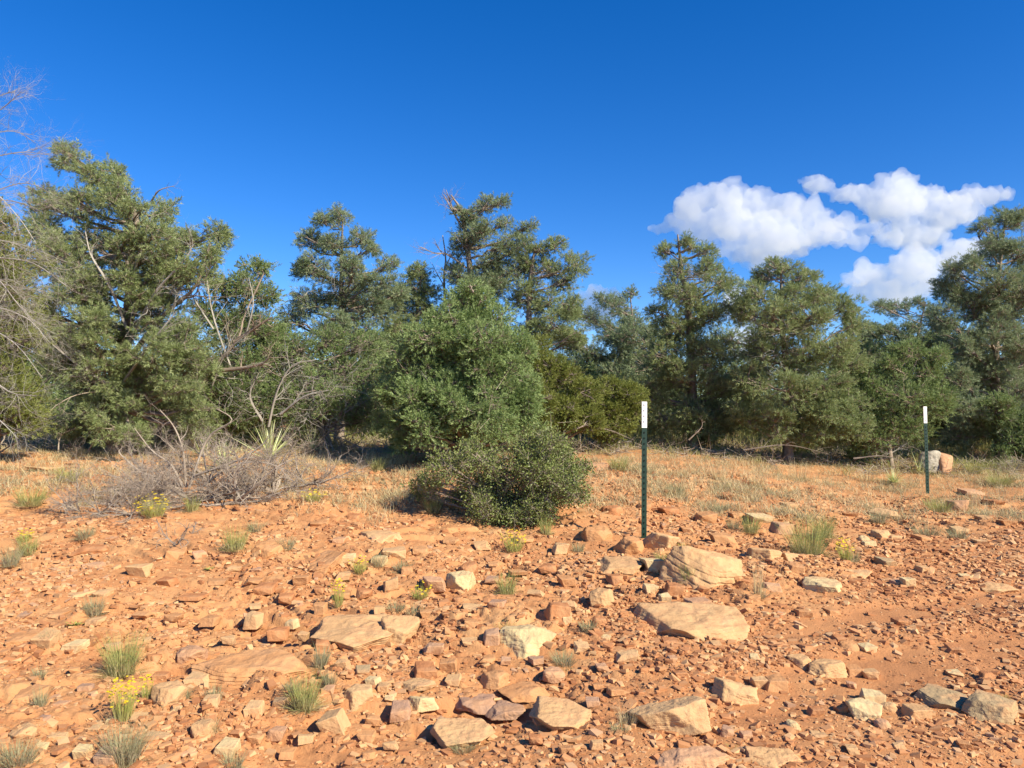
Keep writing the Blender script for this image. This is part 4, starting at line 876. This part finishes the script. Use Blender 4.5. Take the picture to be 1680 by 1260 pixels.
# ------------------------------------------------------------------ scrub oak bush
def leaves(P, D, L, W, rng):
    n = len(P); D = nrm(D); s = nrm(np.cross(D, rng.normal(size=(n, 3)))); up = np.cross(s, D)
    L = (L * rng.uniform(.6, 1.25, n))[:, None]; W = (W * rng.uniform(.7, 1.2, n))[:, None] / 2
    V = np.stack([P, P + D * L * .5 + s * W + up * W * .35, P + D * L, P + D * L * .5 - s * W + up * W * .35], 1).reshape(-1, 3)
    q = (np.arange(n) * 4)[:, None]; Fc = np.concatenate([q + [[0, 1, 2]], q + [[0, 2, 3]]], 1).reshape(-1, 3)
    return V, Fc, np.repeat(np.clip(rng.normal(.45, .25, n), 0, 1), 2)
def bush(c, rb, lobes, name, label, cat, m, seed, Ll, Wl, per, depth=.6):
    rng = np.random.default_rng(seed); b = hit(c, rb)[0]; Yd = b[1] + depth * .7; x = (c - 840) / F * Yd; base = np.array([x, Yd, gz(x, Yd)[0]]); root = empty(name, base); tag(root, label, cat)
    wood = []; LP = []; LD = []; k = Yd / F
    for (lc, lr, rad) in lobes:
        for q in range(2):
            ce = unproj(lc + rng.normal(0, 6), lr + rng.normal(0, 5), Yd + (-1, 1)[q] * depth * rng.uniform(.1, .9)); R_ = rad * k; ce[2] = max(ce[2], gz(ce[0], ce[1])[0] + R_ * .55)
            tw = []; s0 = base + [rng.normal(0, .08), rng.normal(0, .08), 0]; mid = (s0 + ce) / 2 + rng.normal(0, .05, 3); cv = curve([s0, mid, ce], 7); wood.append((cv[:-1], cv[1:], np.linspace(.014, .006, 6), np.linspace(.012, .005, 6)))
            nn = 16; nd = ce + nrm(rng.normal(size=(nn, 3))) * R_ * rng.uniform(.5, .95, (nn, 1)) * [1, 1, .85]; wood.append((cv[rng.integers(3, 7, nn)], nd, .004, .002))
            m_ = int(per * (rad / 45) ** 2); w_ = rng.integers(0, nn, m_); p = nd[w_] + rng.normal(0, 1, (m_, 3)) * R_ * .22; p[:, 2] = np.maximum(p[:, 2], gz(p[:, 0], p[:, 1]) + .02)
            LP.append(p); LD.append(nrm(p - ce) * .6 + [0, 0, .4] + rng.normal(0, .55, (m_, 3)))
            s_ = rng.random(m_) < .18; wood.append((nd[w_][s_], p[s_], .002, .0012))
    for _ in range(26):
        ce = LP[rng.integers(len(LP))].mean(0); o_ = nrm(rng.normal(size=3) + np.array([0, -.2, .8])); q0 = ce + o_ * .1; q1 = ce + o_ * rng.uniform(.30, .46) + [0, 0, .05]; q1[2] = max(q1[2], base[2] + .05); wood.append((q0[None], q1[None], .003, .0015))
        tt = rng.uniform(.3, 1.05, (34, 1)); LP.append(q0 + (q1 - q0) * tt + rng.normal(0, .02, (34, 3))); LD.append(np.tile(o_, (34, 1)) * .5 + rng.normal(0, .6, (34, 3)))
    mb = MB()
    for a, b_, r0, r1 in wood: mb.add(*segs(a, b_, r0, r1, 3))
    mb.build('stems', M['grey_twig'], root, base)
    V, Fc, v = leaves(np.concatenate(LP), np.concatenate(LD), Ll, Wl, rng); mk('foliage', V - base, Fc, M[m], root, v=v); return root
bush(835, 868, [(905,738,36),(868,728,28),(830,775,42),(900,800,44),(800,828,38),(860,835,36),(750,760,32),(708,792,24),(684,808,14),(770,798,34),(932,772,26),(940,810,20),(790,750,30),(905,838,24),(830,850,24),(870,770,40),(925,745,24)],
     'scrub_oak_bush', 'large dark leafy bush with small glossy leaves before the middle juniper', 'bush', 'oak', 5, .028, .019, 2300, .5)
# ------------------------------------------------------------------ yuccas and spiky plants
def yucca(c, rb, rpx, n, label, seed, wd=.03, flat=0., dead=.25, name='yucca', cat='yucca'):
    rng = np.random.default_rng(seed); p = hit(c, rb)[0]; L = rpx * p[1] / F; a = rng.uniform(0, 6.28, n); e = np.clip(rng.uniform(.05 - flat, 1.45, n), -.1, 1.5)
    D = np.stack([np.cos(a) * np.cos(e), np.sin(a) * np.cos(e), np.sin(e)], -1); B = D * .03
    root = empty(name, p + [0, 0, .04]); tag(root, label, cat, 'yuccas and spiky rosettes'); mb = MB(); mb.add(*blades(B, D, L * rng.uniform(.65, 1.05, n), np.full(n, wd) * rng.uniform(.7, 1.1, n), rng, .12, 4)); mb.build('leaves', M['yucca'], root)
    k = int(n * dead); a = rng.uniform(0, 6.28, k); D = np.stack([np.cos(a), np.sin(a), rng.uniform(-.1, .25, k)], -1); mb = MB(); mb.add(*blades(D * .02, D, L * rng.uniform(.4, .8, k), np.full(k, wd * .8), rng, .4, 3)); mb.build('dry_leaves', M['straw'], root)
yucca(442, 760, 72, 70, 'tall pale green yucca right of the dead shrub, its blades standing clear', 1, .05)
yucca(512, 742, 46, 60, 'dull yucca behind and right of the tall pale green one', 2, .02)
yucca(368, 775, 54, 70, 'low sprawling pale yucca growing through the dead shrub', 3, .024, .1)
yucca(330, 752, 40, 46, 'small yucca behind the dead shrub under the broken trunk', 4, .02)
yucca(1508, 778, 38, 26, 'thin leaved yucca leaning left of the farther post', 6, .014)
yucca(1466, 797, 26, 60, 'dark spiky rosette in the grass left of the farther post', 7, .02, 0, .6, 'spiky_rosette', 'succulent')
# ------------------------------------------------------------------ dead wood
def brush(name, label, cat, bases, limbs, seed, L, r0=.016, curl=.33, up=.02, kids=5, depth=3, m='grey_twig', group=None, dn=3):
    rng = np.random.default_rng(seed); b0 = hit(*bases[0])[0]; root = empty(name, b0); tag(root, label, cat, group)
    for (c, r) in bases:
        p = hit(c, r)[0] + [0, 0, .03]
        for _ in range(dn):
            ot = []; d = np.array([rng.normal(), rng.normal() * .6, abs(rng.normal()) * .45 + .05]); twig_tree(p, d, L * rng.uniform(.6, 1.1), r0, depth, rng, ot, curl, up, 6, kids, 1.0)
            a = MB(); ot = [(np.array([o[0][0], o[0][1], max(o[0][2], p[2] - .02 + .2 * (o[0][1] - p[1]) * .4)]), np.array([o[1][0], o[1][1], max(o[1][2], p[2] - .01 + .2 * (o[1][1] - p[1]) * .4)]), o[2], o[3]) for o in ot]
            a.add(*out_geo(ot, 3)); a.build('branch', M[m], root, b0)
    dead_limbs(root, b0, limbs, .012 if name == 'fallen_branch' else .016, 6, seed + 1, 'limb', m, 2, .32, .38)
    return root
y1 = hit(300, 815)[0][1]
brush('dead_shrub', 'large grey dead shrub sprawling with curled twigs and bare limbs', 'dead shrub', [(300,815),(360,822),(260,808),(410,815),(340,800),(450,812),(320,830),(385,835),(500,800)],
      [[(300,800,y1),(280,762,y1),(250,740,y1-.1),(220,702,y1-.1)], [(300,805,y1),(240,780,y1-.1),(200,748,y1-.2),(195,738,y1-.2)], [(305,800,y1+.1),(300,740,y1+.1),(285,700,y1+.1),(262,672,y1+.1)],
       [(330,800,y1),(380,765,y1-.1),(440,760,y1-.2),(500,790,y1-.3)], [(310,800,y1),(340,720,y1+.1),(380,690,y1+.1),(355,670,y1+.1)], [(290,812,y1-.1),(220,800,y1-.3),(130,812,y1-.5)], [(320,780,y1),(390,755,y1),(430,730,y1),(440,715,y1)]], 41, .75, .017, .36, .03, 6, 3, 'brush_wood', None, 6)
brush('brush_pile', 'low pile of dead grey twigs left of the large dead shrub', 'brush pile', [(165,848),(215,850),(130,845),(185,835),(240,838)], [[(110,835,8.6),(170,826,8.5),(240,845,8.4)]], 51, .5, .009, .38, .02, 6, 3, 'brush_wood', None, 6)
brush('dead_branch', 'small dark dead branch lying on the bare slope below the dead shrub', 'dead branch', [(290,900)], [[(235,905,7.35),(270,898,7.3),(310,882,7.3),(322,856,7.3)], [(290,895,7.3),(335,890,7.3),(372,897,7.25)]], 61, .28, .009, .35, .02, 4, 2, 'bark')
brush('fallen_branch', 'dark fallen branches heaped at the tree line left of the nearer post', 'fallen branch', [(985,722),(1010,720),(955,724)], [[(940,712,14),(990,704,14),(1040,722,13.8)]], 71, .45, .02, .25, .0, 4, 2)
brush('fallen_branch', 'pale dead twigs at the tree line just right of the nearer post', 'fallen branch', [(1148,730)], [[(1130,722,14),(1150,702,14),(1152,690,14)]], 72, .4, .012, .3, .1, 5, 2, 'deadwood')
brush('fallen_branch', 'grey fallen twigs under the pale trunks left of the farther post', 'fallen branch', [(1450,758),(1480,752),(1420,755)], [[(1400,752,13.4),(1450,748,13.3),(1490,760,13.2)]], 73, .4, .012, .3, .0, 4, 2)
brush('fallen_branch', 'grey fallen branches under the broad pine', 'fallen branch', [(1300,745),(1250,742)], [[(1220,738,14),(1290,730,13.8),(1360,745,13.6)]], 74, .45, .014, .3, .0, 4, 2)
brush('fallen_branch', 'bent dead branches standing at the foot of the tallest pine', 'fallen branch', [(120,742),(95,740)], [[(95,742,12.5),(100,715,12.5),(125,702,12.4)], [(145,740,12.4),(170,700,12.3),(200,712,12.3),(205,735,12.3)]], 75, .4, .014, .3, .05, 4, 2)
brush('fallen_branch', 'heap of grey branches under the bare dead tree at the left edge', 'fallen branch', [(20,742),(-10,745)], [[(0,742,12),(30,725,12),(60,735,11.9)]], 76, .5, .016, .3, .0, 4, 2)
ps = hit(280, 735)[0]; rs = empty('broken_trunk', ps); tag(rs, 'pale splintered broken trunk with limbs pointing right behind the dead shrub', 'broken trunk')
Ys = ps[1]; rng = np.random.default_rng(8)
for k, (pl, r0, r1) in enumerate([([(272,732),(290,705),(312,676)], .10, .075), ([(275,735),(318,708),(352,690),(388,668)], .085, .05), ([(262,732),(262,705),(272,688)], .06, .02), ([(285,735),(330,722),(368,700)], .05, .02), ([(255,735),(245,715),(240,700)], .05, .015)]):
    cv = curve([unproj(a, b, Ys + .03 * i) for i, (a, b) in enumerate(pl)], 12); a = MB(); a.add(*tube(cv, np.linspace(r0, r1, 12), 10, .35, rng)); a.build('limb', M['deadwood'], rs, ps)
for k in range(9):
    ot = []; twig_tree(unproj(rng.uniform(235, 300), rng.uniform(690, 720), Ys - .1), rng.normal(size=3) * [1, .5, 1], .42, .008, 2, rng, ot, .45, .04, 6, 5, 1.0); a = MB(); a.add(*out_geo(ot, 3)); a.build('twig', M['grey_twig'], rs, ps)

# ------------------------------------------------------------------ clouds: closed bodies of even vapour
def cloud_mat(dens):
    m = bpy.data.materials.new('cloud_vapour'); m.use_nodes = True; t = m.node_tree; t.nodes.clear(); o = t.nodes.new('ShaderNodeOutputMaterial'); v = t.nodes.new('ShaderNodeVolumeScatter')
    v.inputs['Color'].default_value = (1, 1, 1, 1); v.inputs['Density'].default_value = dens; v.inputs['Anisotropy'].default_value = .35; t.links.new(v.outputs[0], o.inputs['Volume']); return m
CM = cloud_mat(.0115)
def cloud(label, lobes, seed, Yc=3000., voxel=5.5):
    rng = np.random.default_rng(seed); V_, F_ = ICO[3]; mb = MB(); k = Yc / F
    for (c, r, rx, ry) in lobes:
        d = (rx + ry) * .42 * k; ce = unproj(c, r, Yc + rng.uniform(-.6, .6) * d)
        rx *= 1.24; ry *= 1.42; mb.add(V_ * [rx * k, d, ry * k] + ce, F_)
        for _ in range(9):     # cauliflower puffs over the upper half
            q = nrm(rng.normal(size=3)); q[2] = abs(q[2]) * .9 - .15; s = rng.uniform(.22, .42)
            mb.add(V_ * [ry * k * s, ry * k * s, ry * k * s] + ce + q * [rx * k * .92, d * .9, ry * k * .95], F_)
    ctr = unproj(np.mean([l[0] for l in lobes]), np.mean([l[1] for l in lobes]), Yc)
    o = mb.build('cloud', CM, None, ctr); o.location = ctr; rm = o.modifiers.new('r', 'REMESH'); rm.mode = 'VOXEL'; rm.voxel_size = voxel
    me = bpy.data.meshes.new_from_object(o.evaluated_get(bpy.context.evaluated_depsgraph_get())); o.modifiers.clear(); old = o.data
    n = len(me.vertices); P = np.empty(n * 3, np.float32); me.vertices.foreach_get('co', P); P = P.reshape(-1, 3).astype(float)
    N = np.empty(n * 3, np.float32); me.vertices.foreach_get('normal', N); N = N.reshape(-1, 3)
    dsp = fbm3(P / 95 + seed * 9, 3, 4) * 62 + np.abs(fbm3(P / 40 + 5, 8, 3)) * 44 - 4 + fbm3(P / 24 + 7, 12, 3) * 27; P = P + N * dsp[:, None]
    me.vertices.foreach_set('co', P.astype(np.float32).ravel()); me.update(); o.data = me; rm = o.modifiers.new('r', 'REMESH'); rm.mode = 'VOXEL'; rm.voxel_size = voxel * .9
    bpy.context.view_layer.update(); m2 = bpy.data.meshes.new_from_object(o.evaluated_get(bpy.context.evaluated_depsgraph_get())); o.modifiers.clear(); bpy.data.meshes.remove(old); old = me; me = m2; me.polygons.foreach_set('use_smooth', [True] * len(me.polygons)); me.update(); me.materials.clear(); me.materials.append(CM); o.data = me; bpy.data.meshes.remove(old); me.name = 'cloud'
    tag(o, label, 'cloud', 'white clouds at the right'); return o
cloud('widest white cloud, its tapered left end over the pine with the crooked tip', [(1078,374,16,6),(1108,366,20,10),(1136,348,24,18),(1160,332,26,18),(1195,328,32,20),(1240,338,32,20),(1285,348,34,18),(1330,358,34,17),(1375,368,32,14),(1412,376,22,11),(1200,372,44,24),(1270,382,54,24),(1340,384,44,18),(1230,412,38,18),(1290,410,34,15),(1170,376,30,18),(1250,425,34,14),(1210,405,34,16),(1400,395,22,9)], 1)
cloud('upper white cloud with a hooked left tip reaching over the widest one', [(1325,296,18,10),(1350,304,24,11),(1385,318,26,10),(1425,322,28,11),(1462,315,26,16),(1482,305,24,16),(1522,322,30,16),(1560,332,28,14),(1590,318,24,11),(1632,322,22,9),(1480,343,36,18),(1540,352,34,16),(1500,376,34,15),(1462,376,16,12),(1580,346,22,10),(1445,352,18,14),(1455,385,22,14),(1520,392,30,12),(1435,335,20,9)], 2, 3400)
cloud('lower white cloud resting on the tree tops near the right edge', [(1400,458,20,11),(1440,452,28,16),(1490,442,32,18),(1540,432,32,16),(1588,418,26,13),(1450,478,36,15),(1510,470,36,18),(1420,480,22,10),(1618,408,12,7)], 3, 2900)
cloud('small cloud between the round topped pine and the distant dark pine', [(952,487,13,7),(980,482,16,8),(1008,492,14,7),(1000,515,26,14),(960,510,20,10)], 4, 3300)
cloud('tiny cloud peeping left of the broad pine top', [(1200,450,12,6),(1214,455,9,5),(1215,500,24,26),(1225,560,26,24)], 5, 3500)

# ------------------------------------------------------------------ undergrowth in the shade of the trees
rng = np.random.default_rng(81); n = 2600; Yd = rng.uniform(13.2, 23, n); u = rng.uniform(-.8, .8, n); x = u * Yd; z = gz(x, Yd); cc_, rr_ = project(np.stack([x, Yd, z], -1))
k = rng.random(n) < np.where((cc_ > 900) & (cc_ < 1600), ss(13.6, 15, Yd), ss(13, 14, Yd)); x, Yd, z = x[k], Yd[k], z[k]; n = len(x); nb = 26
B = np.repeat(np.stack([x, Yd, z], -1), nb, 0) + np.stack([rng.normal(0, .09, n * nb), rng.normal(0, .09, n * nb), np.zeros(n * nb)], -1)
D = np.stack([rng.normal(0, .55, n * nb), rng.normal(0, .55, n * nb), np.ones(n * nb)], -1); mb = MB(); mb.add(*blades(B, D, np.repeat(rng.uniform(.12, .35, n) * (1 + 1.2 * ss(15, 17, Yd)), nb) * rng.uniform(.4, 1.1, n * nb), np.full(n * nb, .009), rng, .3, 2))
tag(mb.build('undergrowth', M['grass_green']), 'green and brown undergrowth in the shade under the trees', kind='stuff')
nb = 16; o_ = nrm(rng.normal(size=(n * nb, 3))) * [1, 1, .5]; B = np.repeat(np.stack([x + .3, Yd, z + .03], -1), nb, 0) + np.abs(rng.normal(0, .12, (n * nb, 1))) * o_; B[:, 2] = np.maximum(B[:, 2], np.repeat(z, nb)); E = B + nrm(rng.normal(size=(n * nb, 3)) * [1, 1, .45]) * rng.uniform(.1, .4, (n * nb, 1)); mb = MB(); mb.add(*segs(B, E, .006, .003, 3))
tag(mb.build('fallen_twigs', M['grey_twig']), 'fallen grey twigs littering the ground under the trees', kind='stuff')

# ------------------------------------------------------------------ labels of the rocks, once everything they lie beside stands
for o, loc, label, tone, shape, wpx in made:
    if label: o['label'] = label; o['category'] = 'rock'; USED.add(label)
LM = {2: 'the nearer post', 0: 'the largest boulder', 6: 'the cream white block', 5: 'the wide tan slab', 15: 'the layered ledge', 16: 'the square block', 17: 'the long orange ledge', 18: 'the pyramid rock', 8: 'the long smooth rock',
      7: 'the rust cube', 25: 'the pale cream block', 31: 'the squared tan block', 43: 'the greenish cream rock', 45: 'the edge boulder', 21: 'the wide half buried rock', 22: 'the cleft rock', 24: 'the sloping slab', 49: 'the flat topped cream rock', 19: 'the long cream slab', 20: 'the purple slab'}
for i, ph in LM.items():
    if i < len(BIG): LAND.append((ph, float(made[i][1][0]), float(made[i][1][1])))
for c, r, ph in [(200,1100,'the large bunch grass'),(250,850,'the yellow weed by the brush'),(385,900,'the green bunch grass'),(555,990,'the thin yellow weed'),(843,900,'the rounded weed'),(1325,905,'the tallest bunch grass'),(1522,812,'the farther post'),(300,820,'the dead shrub'),
    (835,860,'the leafy bush'),(290,895,'the small dead branch'),(500,1155,'the leaning green tuft'),(50,830,'the wide yellowish tuft'),(155,1005,'the olive tuft'),(1245,975,'the dry stalks'),(30,1250,'the corner tuft'),(832,970,'the upright tuft')]:
    p = hit(c, r)[0]; LAND.append((ph, p[0], p[1]))
for o, loc, label, tone, shape, wpx in made:
    if not label:
        look = ('small ' if wpx < 21 else '') + ('flat ' if 'f' in shape else 'rounded ' if 'o' in shape else 'angular ') + CN[tone] + ' stone'
        o['label'] = near_phrase(loc[0], loc[1], 0, look); o['category'] = 'rock'
    o['group'] = 'loose sandstone rocks'
